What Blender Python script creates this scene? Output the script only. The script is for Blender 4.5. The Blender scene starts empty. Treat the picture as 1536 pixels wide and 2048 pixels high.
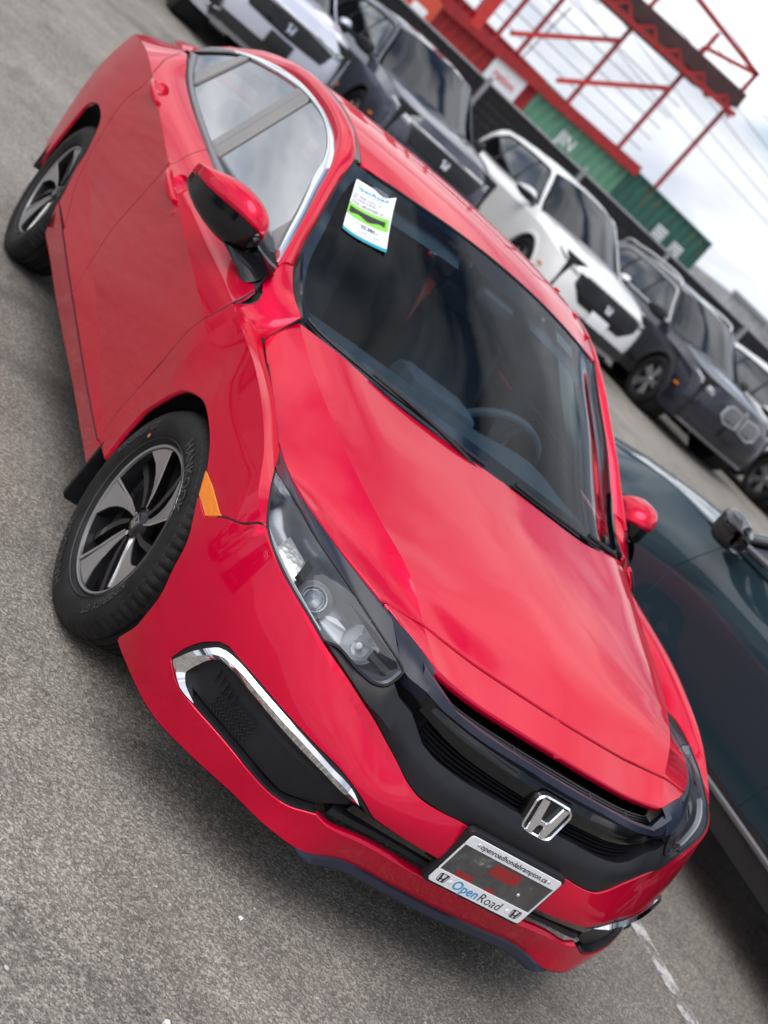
import bpy, bmesh, math, random
import numpy as np
from mathutils import Vector, Matrix
from mathutils.geometry import delaunay_2d_cdt
random.seed(7); RNG = np.random.default_rng(7)
SC = bpy.context.scene
COL = SC.collection
rad = math.radians

# ---------------------------------------------------------------- camera
CAM_POS = Vector((3.145321, -2.248793, 1.533088))
AZ, EL, ROLL = rad(148.02064), rad(-12.694924), rad(-41.999262)
fwd = Vector((math.cos(EL)*math.cos(AZ), math.cos(EL)*math.sin(AZ), math.sin(EL)))
right0 = fwd.cross(Vector((0, 0, 1))).normalized(); down0 = fwd.cross(right0)
right = math.cos(ROLL)*right0+math.sin(ROLL)*down0
down = -math.sin(ROLL)*right0+math.cos(ROLL)*down0
cd = bpy.data.cameras.new('camera'); cam = bpy.data.objects.new('camera', cd); COL.objects.link(cam)
m = Matrix.Identity(4)
for i in range(3):
    m[i][0] = right[i]; m[i][1] = -down[i]; m[i][2] = -fwd[i]; m[i][3] = CAM_POS[i]
cam.matrix_world = m
cd.sensor_fit = 'VERTICAL'; cd.sensor_height = 24.0; cd.sensor_width = 18.0
cd.lens = 24.0*2836.45/2048.0
cd.clip_start = 0.05; cd.clip_end = 3000
cd.dof.use_dof = True; cd.dof.focus_distance = 2.95; cd.dof.aperture_fstop = 2.8
SC.camera = cam

# ---------------------------------------------------------------- sky, sun, exposure
SUN_EL, SUN_AZ = rad(58), rad(-55)          # direction towards the sun, azimuth from +x towards +y
w = bpy.data.worlds.new('World'); SC.world = w; w.use_nodes = True
nt = w.node_tree; nt.nodes.clear()
def N(t, **k):
    n = nt.nodes.new(t)
    for a, b in k.items(): setattr(n, a, b)
    return n
out = N('ShaderNodeOutputWorld'); bg = N('ShaderNodeBackground')
sky = N('ShaderNodeTexSky'); sky.sky_type = 'NISHITA'; sky.sun_disc = False
sky.sun_elevation = SUN_EL; sky.sun_rotation = math.pi/2-SUN_AZ; sky.air_density = 1.0; sky.dust_density = 2.0; sky.ozone_density = 1.5
skym = N('ShaderNodeVectorMath', operation='SCALE'); skym.inputs['Scale'].default_value = 0.11
nt.links.new(sky.outputs[0], skym.inputs[0])
tc = N('ShaderNodeTexCoord'); sx = N('ShaderNodeSeparateXYZ'); nt.links.new(tc.outputs['Generated'], sx.inputs[0])
mx = N('ShaderNodeMath', operation='MAXIMUM'); mx.inputs[1].default_value = 0.0; nt.links.new(sx.outputs['Z'], mx.inputs[0])
ad = N('ShaderNodeMath', operation='ADD'); ad.inputs[1].default_value = 0.22; nt.links.new(mx.outputs[0], ad.inputs[0])
dv = N('ShaderNodeVectorMath', operation='DIVIDE'); cb = N('ShaderNodeCombineXYZ')
for i in range(3): nt.links.new(ad.outputs[0], cb.inputs[i])
nt.links.new(tc.outputs['Generated'], dv.inputs[0]); nt.links.new(cb.outputs[0], dv.inputs[1])
noi = N('ShaderNodeTexNoise'); noi.inputs['Scale'].default_value = 1.5; noi.inputs['Detail'].default_value = 7; noi.inputs['Roughness'].default_value = 0.55; noi.inputs['Distortion'].default_value = 0.6
nt.links.new(dv.outputs[0], noi.inputs['Vector'])
ramp = N('ShaderNodeValToRGB'); ramp.color_ramp.elements[0].position = 0.38; ramp.color_ramp.elements[1].position = 0.52
nt.links.new(noi.outputs['Fac'], ramp.inputs[0])
noi2 = N('ShaderNodeTexNoise'); noi2.inputs['Scale'].default_value = 2.4; noi2.inputs['Detail'].default_value = 6
nt.links.new(dv.outputs[0], noi2.inputs['Vector'])
cl = N('ShaderNodeValToRGB')
cl.color_ramp.elements[0].position = 0.30; cl.color_ramp.elements[0].color = (0.52, 0.55, 0.61, 1)
cl.color_ramp.elements[1].position = 0.68; cl.color_ramp.elements[1].color = (1.30, 1.30, 1.31, 1)
nt.links.new(noi2.outputs['Fac'], cl.inputs[0])
mixc = N('ShaderNodeMix', data_type='RGBA')
nt.links.new(ramp.outputs[0], mixc.inputs['Factor']); nt.links.new(skym.outputs[0], mixc.inputs['A']); nt.links.new(cl.outputs[0], mixc.inputs['B'])
# thin bright overcast towards the horizon
hz = N('ShaderNodeMapRange'); hz.inputs['From Min'].default_value = 0.0; hz.inputs['From Max'].default_value = 0.21; hz.inputs['To Min'].default_value = 0.96; hz.inputs['To Max'].default_value = 0.0
nt.links.new(mx.outputs[0], hz.inputs['Value'])
mixh = N('ShaderNodeMix', data_type='RGBA'); mixh.inputs['B'].default_value = (0.57, 0.61, 0.70, 1)
nt.links.new(hz.outputs[0], mixh.inputs['Factor']); nt.links.new(mixc.outputs['Result'], mixh.inputs['A'])
nt.links.new(mixh.outputs['Result'], bg.inputs['Color']); bg.inputs['Strength'].default_value = 1.0
nt.links.new(bg.outputs[0], out.inputs[0])
sd = bpy.data.lights.new('sun', 'SUN'); sun = bpy.data.objects.new('sun', sd); COL.objects.link(sun)
sd.energy = 1.4; sd.angle = rad(45); sd.color = (1.0, 0.97, 0.92)
sv = Vector((math.cos(SUN_EL)*math.cos(SUN_AZ), math.cos(SUN_EL)*math.sin(SUN_AZ), math.sin(SUN_EL)))
sun.rotation_euler = sv.to_track_quat('Z', 'Y').to_euler(); sun.location = (0, 0, 30)
SC.view_settings.view_transform = 'Standard'; SC.view_settings.look = 'None'
SC.view_settings.exposure = 0.42; SC.view_settings.gamma = 1.0; SC.view_settings.use_curve_mapping = False
SC.cycles.max_bounces = 10; SC.cycles.transparent_max_bounces = 12

# ---------------------------------------------------------------- helpers
def tag(o, label=None, cat=None, group=None, kind=None):
    if label: o['label'] = label
    if cat: o['category'] = cat
    if group: o['group'] = group
    if kind: o['kind'] = kind
    return o
def empty(name, loc=(0, 0, 0), rz=0, label=None, cat=None, group=None):
    o = bpy.data.objects.new(name, None); COL.objects.link(o); o.location = loc; o.rotation_euler = (0, 0, rz)
    o.empty_display_size = 0.2
    return tag(o, label, cat, group)
def mobj(name, verts, faces, mat, parent=None, smooth=True, sharp=35, normals=None, mats=None, fmat=None):
    me = bpy.data.meshes.new(name)
    me.from_pydata([tuple(map(float, v)) for v in verts], [], [tuple(map(int, f)) for f in faces])
    for mm in (mats or [mat]): me.materials.append(mm)
    if fmat is not None: me.polygons.foreach_set('material_index', list(map(int, fmat)))
    me.polygons.foreach_set('use_smooth', [bool(smooth)]*len(me.polygons))
    me.update()
    if normals is not None: me.normals_split_custom_set([tuple(map(float, n)) for n in normals])
    elif smooth and sharp is not None: me.set_sharp_from_angle(angle=rad(sharp))
    o = bpy.data.objects.new(name, me); COL.objects.link(o)
    if parent: o.parent = parent
    return o
class MB:
    """collects shapes into one mesh"""
    def __init__(s): s.v = []; s.f = []; s.m = []
    def add(s, v, f, mi=0):
        b = len(s.v); s.v += [tuple(p) for p in v]; s.f += [tuple(i+b for i in q) for q in f]; s.m += [mi]*len(f); return s
    def box(s, c, d, mi=0, bev=0.0, rot=None, taper=None):
        x, y, z = [k/2 for k in d]
        if bev <= 0:
            v = [(sx*x, sy*y, sz*z) for sz in (-1, 1) for sy in (-1, 1) for sx in (-1, 1)]
            f = [(0, 2, 3, 1), (4, 5, 7, 6), (0, 1, 5, 4), (2, 6, 7, 3), (0, 4, 6, 2), (1, 3, 7, 5)]
        else:
            bm = bmesh.new(); bmesh.ops.create_cube(bm, size=1)
            for q in bm.verts: q.co = (q.co.x*2*x, q.co.y*2*y, q.co.z*2*z)
            bmesh.ops.bevel(bm, geom=bm.edges[:], offset=bev, segments=2, profile=.5, affect='EDGES')
            bm.verts.index_update(); v = [tuple(q.co) for q in bm.verts]; f = [[q.index for q in g.verts] for g in bm.faces]; bm.free()
        if taper: v = [(p[0]*(1+(taper[0]-1)*(p[2]/(2*z)+.5)), p[1]*(1+(taper[1]-1)*(p[2]/(2*z)+.5)), p[2]) for p in v]
        if rot is not None: v = [tuple(rot @ Vector(p)) for p in v]
        return s.add([(p[0]+c[0], p[1]+c[1], p[2]+c[2]) for p in v], f, mi)
    def tube(s, pts, r, n=8, mi=0, cap=True, closed=False):
        P = [Vector(p) for p in pts]; R = r if isinstance(r, (list, tuple)) else [r]*len(P)
        v = []; f = []; k = len(P)
        up = None
        for i in range(k):
            if closed: t = (P[(i+1) % k]-P[i-1]).normalized()
            else: t = (P[min(i+1, k-1)]-P[max(i-1, 0)]).normalized()
            if up is None or abs(up.dot(t)) > .98: up = Vector((0, 0, 1)) if abs(t.z) < .9 else Vector((1, 0, 0))
            a = t.cross(up).normalized(); b = a.cross(t)
            up = b
            v += [P[i]+R[i]*(math.cos(2*math.pi*j/n)*a+math.sin(2*math.pi*j/n)*b) for j in range(n)]
        for i in range(k if closed else k-1):
            i2 = (i+1) % k
            for j in range(n): f.append((i*n+j, i*n+(j+1) % n, i2*n+(j+1) % n, i2*n+j))
        if cap and not closed: f += [tuple(range(n))[::-1], tuple((k-1)*n+j for j in range(n))]
        return s.add(v, f, mi)
    def grid(s, rows, mi=0, closed=False):
        n = len(rows[0]); v = [p for r in rows for p in r]; f = []
        for i in range(len(rows)-1):
            for j in range(n if closed else n-1):
                f.append((i*n+j, i*n+(j+1) % n, (i+1)*n+(j+1) % n, (i+1)*n+j))
        return s.add(v, f, mi)
    def lathe(s, prof, n=48, M=None, mi=0, a0=0, a1=2*math.pi):
        """prof: (radius, height) pairs round the local z axis; M places it"""
        M = M or Matrix.Identity(4); full = abs(a1-a0-2*math.pi) < 1e-6
        k = n if full else n+1
        rows = [[tuple(M @ Vector((r*math.cos(a0+(a1-a0)*j/n), r*math.sin(a0+(a1-a0)*j/n), h))) for j in range(k)] for r, h in prof]
        return s.grid(rows, mi, closed=full)
    def prism(s, poly, h0, h1, M=None, mi=0, bev=0.0):
        """extrudes a 2D outline (counter-clockwise) from h0 to h1 along local z, with a small bevel on top"""
        M = M or Matrix.Identity(4); n = len(poly)
        P = [Vector((p[0], p[1])) for p in poly]
        rings = [(0, h0), (0, h1-bev)] + ([(bev, h1)] if bev > 0 else [(0, h1)])
        v = []
        for ins, h in rings:
            for i in range(n):
                p = P[i]
                if ins:
                    a = (P[i]-P[i-1]).normalized(); b = (P[(i+1) % n]-P[i]).normalized()
                    na = Vector((-a.y, a.x)); nb = Vector((-b.y, b.x)); q = na+nb
                    d = max(.35, q.length_squared/2)
                    p = p+q*(ins/d/1.0)*.5*2/2
                v.append(tuple(M @ Vector((p.x, p.y, h))))
        f = []
        for r in range(len(rings)-1):
            for i in range(n): f.append((r*n+i, r*n+(i+1) % n, (r+1)*n+(i+1) % n, (r+1)*n+i))
        b = len(s.v); s.add(v, f, mi)
        tris = _tess([P[i] for i in range(n)])
        t = (len(rings)-1)*n
        s.add([], []); s.f += [tuple(b+t+i for i in q) for q in tris]; s.m += [mi]*len(tris)
        s.f += [tuple(b+i for i in q[::-1]) for q in tris]; s.m += [mi]*len(tris)
        return s
    def obj(s, name, mat, parent=None, smooth=True, sharp=35, mats=None):
        return mobj(name, s.v, s.f, mat, parent, smooth, sharp, mats=mats, fmat=s.m if mats else None)
def _tess(P):
    from mathutils.geometry import tessellate_polygon
    return tessellate_polygon([[Vector((p[0], p[1], 0)) for p in P]])
def mirror_copy(o, parent=None, name=None):
    """the same part on the other side of the car (x-z plane)"""
    me = o.data.copy()
    has = me.has_custom_normals
    if has:
        cn = np.empty(len(me.loops)*3, 'f'); me.corner_normals.foreach_get('vector', cn); cn = cn.reshape(-1, 3)
        starts = [p.loop_start for p in me.polygons]; tots = [p.loop_total for p in me.polygons]
    v = np.empty(len(me.vertices)*3); me.vertices.foreach_get('co', v); v = v.reshape(-1, 3); v[:, 1] *= -1
    me.vertices.foreach_set('co', v.ravel()); me.flip_normals(); me.update()
    if has:
        cn[:, 1] *= -1
        new = np.empty_like(cn)
        for a, t in zip(starts, tots):
            new[a] = cn[a]; new[a+1:a+t] = cn[a+1:a+t][::-1]
        me.normals_split_custom_set([tuple(map(float, q)) for q in new])
    c = bpy.data.objects.new(name or o.name.split('.')[0], me); COL.objects.link(c); c.parent = parent or o.parent
    return c
def spl(pts, n=8, closed=False):
    """smooth curve through points"""
    P = np.array(pts, float)
    if len(P) < 3: return np.array([P[0]+(P[-1]-P[0])*t for t in np.linspace(0, 1, n+1)])
    if closed: Q = np.vstack([P[-1], P, P[0], P[1]])
    else: Q = np.vstack([2*P[0]-P[1], P, 2*P[-1]-P[-2]])
    o = []
    for i in range(1, len(Q)-2):
        h = np.linalg.norm(Q[i+1]-Q[i])+1e-9; hm = np.linalg.norm(Q[i]-Q[i-1])+1e-9; hp = np.linalg.norm(Q[i+2]-Q[i+1])+1e-9
        m0 = ((Q[i+1]-Q[i])/h*hm+(Q[i]-Q[i-1])/hm*h)/(h+hm)*h
        m1 = ((Q[i+2]-Q[i+1])/hp*h+(Q[i+1]-Q[i])/h*hp)/(h+hp)*h
        for t in np.linspace(0, 1, n, endpoint=False): o.append(_herm(Q[i], Q[i+1], m0, m1, t))
    if not closed: o.append(P[-1])
    return np.array(o)
def chain(*segs):
    """joins curve pieces into one closed loop, dropping doubled corners"""
    o = []
    for s in segs:
        for p in s:
            if not o or np.hypot(p[0]-o[-1][0], p[1]-o[-1][1]) > 1e-5: o.append((float(p[0]), float(p[1])))
    if np.hypot(o[0][0]-o[-1][0], o[0][1]-o[-1][1]) < 1e-5: o.pop()
    return o
def _inside(pts, loops):
    ins = np.zeros(len(pts), bool); x, y = pts[:, 0], pts[:, 1]
    for lp in loops:
        L = np.asarray(lp); a = L; b = np.roll(L, -1, 0)
        for (x0, y0), (x1, y1) in zip(a, b):
            if y0 == y1: continue
            c = ((y0 > y) != (y1 > y)) & (x < (x1-x0)*(y-y0)/(y1-y0)+x0)
            ins ^= c
    return ins
def panel_data(L, loops, step=.028, bstep=.016, gap=.0021, depth=.014, off=0.0, skirt=True, ref=(-1.2, 0, .55), bev=.0014):
    """trimmed piece of a loft: outline and holes given in (station, row) coordinates"""
    dl = []
    for lp in loops:
        P = np.array(lp); o = []
        for a, b in zip(P, np.roll(P, -1, 0)):
            X = L.ev(np.array([a[0], b[0]]), np.array([a[1], b[1]]))
            k = max(1, int(math.ceil(np.linalg.norm(X[1]-X[0])/bstep)))
            for t in range(k): o.append(a+(b-a)*t/k)
        dl.append(np.array(o))
    B = np.vstack(dl)
    us = []; vs = []
    mid = np.arange(L.nv+1); 
    for k in range(L.nu):
        d = np.linalg.norm(L.P[k+1]-L.P[k], axis=1).mean(); n = max(2, int(round(d/step))); us += list(k+np.arange(n)/n)
    us.append(L.nu)
    for k in range(L.nv):
        d = np.linalg.norm(L.P[:, k+1]-L.P[:, k], axis=1).mean(); n = max(2, int(round(d/step))); vs += list(k+np.arange(n)/n)
    vs.append(L.nv)
    us = np.array(us); vs = np.array(vs)
    us = us[(us > B[:, 0].min()) & (us < B[:, 0].max())]; vs = vs[(vs > B[:, 1].min()) & (vs < B[:, 1].max())]
    U, V = np.meshgrid(us, vs, indexing='ij'); G = np.stack([U.ravel(), V.ravel()], 1)
    G = G[_inside(G, dl)]
    XB = L.ev(B[:, 0], B[:, 1])
    if len(G):
        XG = L.ev(G[:, 0], G[:, 1])
        dmin = np.sqrt(((XG[:, None]-XB[None])**2).sum(-1)).min(1)
        G = G[dmin > .008]
    nb = len(B); pts = [Vector((float(a), float(b))) for a, b in np.vstack([B, G])]
    ed = []; s0 = 0
    for lp in dl:
        n = len(lp); ed += [(s0+i, s0+(i+1) % n) for i in range(n)]; s0 += n
    r = delaunay_2d_cdt(pts, ed, [], 0, 1e-6)
    VV = np.array([(p.x, p.y) for p in r[0]]); tri = np.array([t for t in r[2]], int)
    cen = VV[tri].mean(1); tri = tri[_inside(cen, dl)]
    orig = r[3]; mapb = {}
    for i, ids in enumerate(orig):
        for k in ids:
            if k < nb: mapb[k] = i
    P = L.ev(VV[:, 0], VV[:, 1])
    a, b, c = P[tri[:, 0]], P[tri[:, 1]], P[tri[:, 2]]
    cenuv = VV[tri].mean(1)
    LU = VV[tri]; LU = LU+.04*(cenuv[:, None]-LU)
    LN = L.nrm(LU[..., 0].ravel(), LU[..., 1].ravel()).reshape(-1, 3, 3)
    # outward
    fn = np.cross(b-a, c-a); fl = np.linalg.norm(fn, axis=1, keepdims=True)+1e-15; fn = fn/fl
    outw = (a+b+c)/3-np.array(ref); s = np.sign((LN[:, 0]*outw).sum(1).sum())
    LN = LN*s
    flip = (fn*LN[:, 0]).sum(1) < 0
    tri[flip] = tri[flip][:, ::-1]; LN[flip] = LN[flip][:, ::-1]
    VN = np.zeros_like(P); np.add.at(VN, tri.ravel(), LN.reshape(-1, 3)); VN /= np.linalg.norm(VN, axis=1, keepdims=True)+1e-12
    P = P+VN*off
    tc = P[tri].mean(1); inn = np.zeros_like(P); cnt = np.zeros(len(P))
    for k in range(3): np.add.at(inn, tri[:, k], tc); np.add.at(cnt, tri[:, k], 1)
    inn = inn/np.maximum(cnt, 1)[:, None]-P
    verts = P.copy(); faces = [tuple(t) for t in tri]; nrm = [n for t in LN for n in t]
    vl = list(verts); s0 = 0
    for lp in dl:
        n = len(lp); idx = [mapb.get(s0+i) for i in range(n)]; s0 += n
        idx = [i for i in idx if i is not None]; n = len(idx)
        base = len(vl); Q = P[idx]
        t = np.roll(Q, -1, 0)-np.roll(Q, 1, 0); t /= np.linalg.norm(t, axis=1, keepdims=True)+1e-12
        nn = VN[idx]; w = inn[idx]; w = w-nn*(w*nn).sum(1, keepdims=True); w = w-t*(w*t).sum(1, keepdims=True)
        w /= np.linalg.norm(w, axis=1, keepdims=True)+1e-12
        ctr = np.abs(Q[:, 1]) < 2e-4
        w[ctr] = 0
        if gap > 0 or skirt:
            for k, i in enumerate(idx): vl[i] = P[i]+w[k]*(gap+bev)
        if skirt:
            r1 = Q+w*gap-nn*bev; r2 = Q+w*gap-nn*depth
            vl += list(r1)+list(r2)
            n1 = nn-w; n1 /= np.linalg.norm(n1, axis=1, keepdims=True)+1e-12
            orient = None
            for k in range(n):
                k2 = (k+1) % n
                if ctr[k] and ctr[k2]: continue
                q = (idx[k], idx[k2], base+k2, base+k)
                A, Bq, D = vl[q[0]], vl[q[1]], vl[q[3]]
                fnn = np.cross(np.array(Bq)-A, np.array(D)-A)
                rev = (fnn*(nn[k]-w[k])).sum() < 0
                nq = [nn[k], nn[k2], n1[k2], n1[k]]
                q2 = (base+k, base+k2, base+n+k2, base+n+k); nq2 = [n1[k], n1[k2], -w[k2], -w[k]]
                if rev: q = q[::-1]; nq = nq[::-1]; q2 = q2[::-1]; nq2 = nq2[::-1]
                faces.append(q); nrm += nq; faces.append(q2); nrm += nq2
    return np.array(vl), faces, np.array(nrm)
def place(name, data, mat, parent, side):
    """side -1: the car's right, +1: its left, 0: both halves in one piece"""
    v, f, n = data
    def half(s):
        vv = v.copy(); nn = n.copy()
        # loft Y is positive; the stored faces are outward for Y>0
        if s < 0:
            vv[:, 1] *= -1; ff = []; no = []; k = 0; nn[:, 1] *= -1
            for q in f:
                m = len(q); ff.append(tuple(q[::-1])); no += list(nn[k:k+m][::-1]); k += m
            return vv, ff, np.array(no)
        return vv, list(f), nn
    if side: vv, ff, nn = half(side)
    else:
        a, b = half(1), half(-1); k = len(a[0])
        vv = np.vstack([a[0], b[0]]); ff = a[1]+[tuple(i+k for i in q) for q in b[1]]; nn = np.vstack([a[2], b[2]])
    return mobj(name, vv, ff, mat, parent, normals=nn)
def panel(name, L, loops, mat, parent, side, **k):
    d = panel_data(L, loops, **k)
    if side == 'both':
        return [place(name, d, mat, parent, s) for s in (-1, 1)]
    return place(name, d, mat, parent, side)
def text_geo(txt, size, align='CENTER', bold=False, spacing=1.0):
    cu = bpy.data.curves.new('t', 'FONT'); cu.body = txt; cu.size = size; cu.align_x = align; cu.align_y = 'CENTER'
    cu.resolution_u = 3; cu.space_character = spacing
    if bold: cu.offset = size*.018
    o = bpy.data.objects.new('t', cu); COL.objects.link(o)
    bpy.context.view_layer.update()
    dg = bpy.context.evaluated_depsgraph_get(); ev = o.evaluated_get(dg); me = ev.to_mesh()
    v = [tuple(p.co) for p in me.vertices]; f = [tuple(p.vertices) for p in me.polygons]
    ev.to_mesh_clear(); bpy.data.objects.remove(o); bpy.data.curves.remove(cu)
    return v, f

# ---------------------------------------------------------------- materials
def mat(name, base=(.5, .5, .5), rough=.5, metal=0.0, coat=0.0, coat_rough=.03, spec=.5, ior=1.5, emit=None):
    m = bpy.data.materials.new(name); m.use_nodes = True
    b = m.node_tree.nodes['Principled BSDF']
    b.inputs['Base Color'].default_value = (*base, 1); b.inputs['Roughness'].default_value = rough
    b.inputs['Metallic'].default_value = metal; b.inputs['Coat Weight'].default_value = coat; b.inputs['Coat Roughness'].default_value = coat_rough
    b.inputs['Specular IOR Level'].default_value = spec; b.inputs['IOR'].default_value = ior
    return m
def nz(m, scale, detail=4, rough=.55, kind='NOISE', coord='Object', dist=0):
    t = m.node_tree; tcn = t.nodes.new('ShaderNodeTexCoord')
    if kind == 'NOISE':
        n = t.nodes.new('ShaderNodeTexNoise'); n.inputs['Detail'].default_value = detail; n.inputs['Roughness'].default_value = rough; n.inputs['Distortion'].default_value = dist
    else:
        n = t.nodes.new('ShaderNodeTexVoronoi'); n.feature = 'F1'
    n.inputs['Scale'].default_value = scale
    t.links.new(tcn.outputs[coord], n.inputs['Vector'])
    return n
def rampn(m, src, stops):
    r = m.node_tree.nodes.new('ShaderNodeValToRGB'); m.node_tree.links.new(src, r.inputs[0])
    e = r.color_ramp.elements
    while len(e) < len(stops): e.new(.5)
    for k, (p, c) in zip(e, stops): k.position = p; k.color = (*c, 1) if len(c) == 3 else c
    return r
def bump(m, src, strength=.3, dist=.01):
    b = m.node_tree.nodes.new('ShaderNodeBump'); b.inputs['Strength'].default_value = strength; b.inputs['Distance'].default_value = dist
    m.node_tree.links.new(src, b.inputs['Height']); p = m.node_tree.nodes['Principled BSDF']
    if p.inputs['Normal'].is_linked: 
        m.node_tree.links.new(p.inputs['Normal'].links[0].from_socket, b.inputs['Normal'])
    m.node_tree.links.new(b.outputs[0], p.inputs['Normal'])
    return b
def vary(m, base, amt=.25, scale=6, rough=None):
    n = nz(m, scale); lo = tuple(c*(1-amt) for c in base); hi = tuple(min(1, c*(1+amt)) for c in base)
    r = rampn(m, n.outputs['Fac'], [(.3, lo), (.7, hi)]); p = m.node_tree.nodes['Principled BSDF']
    m.node_tree.links.new(r.outputs[0], p.inputs['Base Color'])
    if rough:
        q = rampn(m, n.outputs['Fac'], [(.3, (rough[0],)*3), (.7, (rough[1],)*3)]); m.node_tree.links.new(q.outputs[0], p.inputs['Roughness'])
    return m
def paint(name, base, flake=.12, metal=.0, rough=.38, coat=1.0):
    m = mat(name, base, rough, metal, coat=coat, coat_rough=.02, spec=.12)
    mxb = max(base); m.node_tree.nodes['Principled BSDF'].inputs['Specular Tint'].default_value = (*[.15+.85*c/mxb for c in base], 1)
    n = nz(m, 900, 1); lo = tuple(c*(1-flake) for c in base); hi = tuple(min(1, c*(1+flake)) for c in base)
    r = rampn(m, n.outputs['Fac'], [(.35, lo), (.65, hi)]); p = m.node_tree.nodes['Principled BSDF']
    m.node_tree.links.new(r.outputs[0], p.inputs['Base Color'])
    d = nz(m, 7, 6, .7); q = rampn(m, d.outputs['Fac'], [(.4, (.015,)*3), (.75, (.06,)*3)])
    m.node_tree.links.new(q.outputs[0], p.inputs['Coat Roughness'])
    return m
def glass(name, tint=(.6, .7, .7), refl=1.45, rough=.0):
    """thin pane: tinted see-through with a mirror-like skin"""
    m = bpy.data.materials.new(name); m.use_nodes = True; t = m.node_tree; t.nodes.clear()
    o = t.nodes.new('ShaderNodeOutputMaterial'); mixs = t.nodes.new('ShaderNodeMixShader')
    tr = t.nodes.new('ShaderNodeBsdfTransparent'); tr.inputs[0].default_value = (*tint, 1)
    gl = t.nodes.new('ShaderNodeBsdfGlossy'); gl.inputs['Roughness'].default_value = rough; gl.inputs['Color'].default_value = (.95, .97, 1, 1)
    fr = t.nodes.new('ShaderNodeFresnel'); fr.inputs['IOR'].default_value = refl
    t.links.new(fr.outputs[0], mixs.inputs[0]); t.links.new(tr.outputs[0], mixs.inputs[1]); t.links.new(gl.outputs[0], mixs.inputs[2])
    t.links.new(mixs.outputs[0], o.inputs[0])
    return m
M = {}
M['red'] = paint('red_paint', (.70, .001, .040), .10, .55, .36, .66)
M['navy'] = mat('navy_gloss_trim', (.010, .013, .030), .32, coat=.12, coat_rough=.15, spec=.35)
M['gloss'] = mat('gloss_black', (.004, .004, .005), .12, coat=.2, spec=.4)
_n = nz(M['gloss'], 260, 3); bump(M['gloss'], _n.outputs['Fac'], .05, .001)
M['matte'] = vary(mat('matte_black_plastic', (.010, .010, .013), .45, spec=.35), (.010, .010, .013), .2, 30)
M['dark'] = mat('shadowed_black_plastic', (.006, .006, .008), .6)
M['liner'] = vary(mat('wheel_liner', (.012, .012, .012), .8), (.012, .012, .012), .3, 20)
M['chrome'] = mat('chrome', (.86, .87, .90), .06, 1.0)
M['satin'] = mat('satin_grey_moulding', (.20, .20, .21), .32, .55)
M['bpillar'] = vary(mat('grey_pillar_film', (.20, .19, .185), .4, coat=.4), (.20, .19, .185), .08, 5)
M['rubber'] = mat('tyre_rubber', (.017, .017, .018), .62, spec=.3)
_n = nz(M['rubber'], 14, 5); _r = rampn(M['rubber'], _n.outputs['Fac'], [(.35, (.007, .007, .008)), (.7, (.020, .0195, .019))]); M['rubber'].node_tree.links.new(_r.outputs[0], M['rubber'].node_tree.nodes['Principled BSDF'].inputs['Base Color'])
_n = nz(M['rubber'], 220, 2); bump(M['rubber'], _n.outputs['Fac'], .12, .002)
M['letter'] = mat('tyre_lettering', (.050, .050, .053), .7)
M['alloy'] = mat('machined_alloy', (.46, .46, .48), .30, .8, coat=.4)
M['alloydark'] = mat('dark_alloy', (.014, .014, .017), .35, .3, coat=.2)
M['amber'] = mat('amber_lens', (.85, .22, .0), .18, coat=.8)
_n = nz(M['amber'], 90, 2, kind='V'); bump(M['amber'], _n.outputs['Distance'], .35, .004)
M['ws'] = glass('windshield_glass', (.60, .75, .86), 1.22)
M['side'] = glass('side_window_glass', (.22, .25, .25), 6.0)
M['sideclear'] = glass('clear_side_glass', (.74, .86, .82), 1.5)
M['lens'] = glass('clear_lens', (.86, .88, .90), 1.35)
M['frit'] = mat('black_ceramic_band', (.012, .013, .02), .10, coat=.6)
M['int'] = vary(mat('dark_interior_cloth', (.060, .064, .072), .85), (.060, .064, .072), .3, 12)
M['dash'] = vary(mat('dashboard_vinyl', (.055, .068, .075), .55), (.055, .068, .075), .2, 40)
M['intlight'] = mat('light_interior_trim', (.46, .48, .44), .7)
M['white'] = mat('white_plastic', (.78, .79, .82), .4)
M['paper'] = mat('paper_tag', (.80, .82, .86), .6)
M['ink'] = mat('black_ink', (.02, .02, .025), .6)
M['blueink'] = mat('blue_ink', (.03, .30, .62), .5)
M['green'] = mat('green_print', (.22, .62, .06), .5)
M['teal'] = mat('teal_print', (.0, .32, .45), .5)
M['silver'] = mat('bright_reflector', (.80, .80, .82), .12, 1.0)
M['refl'] = mat('prism_reflector', (.80, .78, .75), .28, .6)
_n = nz(M['refl'], 70, 2, kind='V'); bump(M['refl'], _n.outputs['Distance'], .35, .006)
M['housing'] = mat('lamp_housing', (.26, .27, .30), .30, .5)
M['orange'] = mat('orange_dot', (.55, .16, .06), .6)

# ---------------------------------------------------------------- surface lofts (plain numpy)
def _herm(p0, p1, m0, m1, t):
    t2 = t*t; t3 = t2*t
    return (2*t3-3*t2+1)*p0 + (t3-2*t2+t)*m0 + (-2*t3+3*t2)*p1 + (t3-t2)*m1

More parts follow.
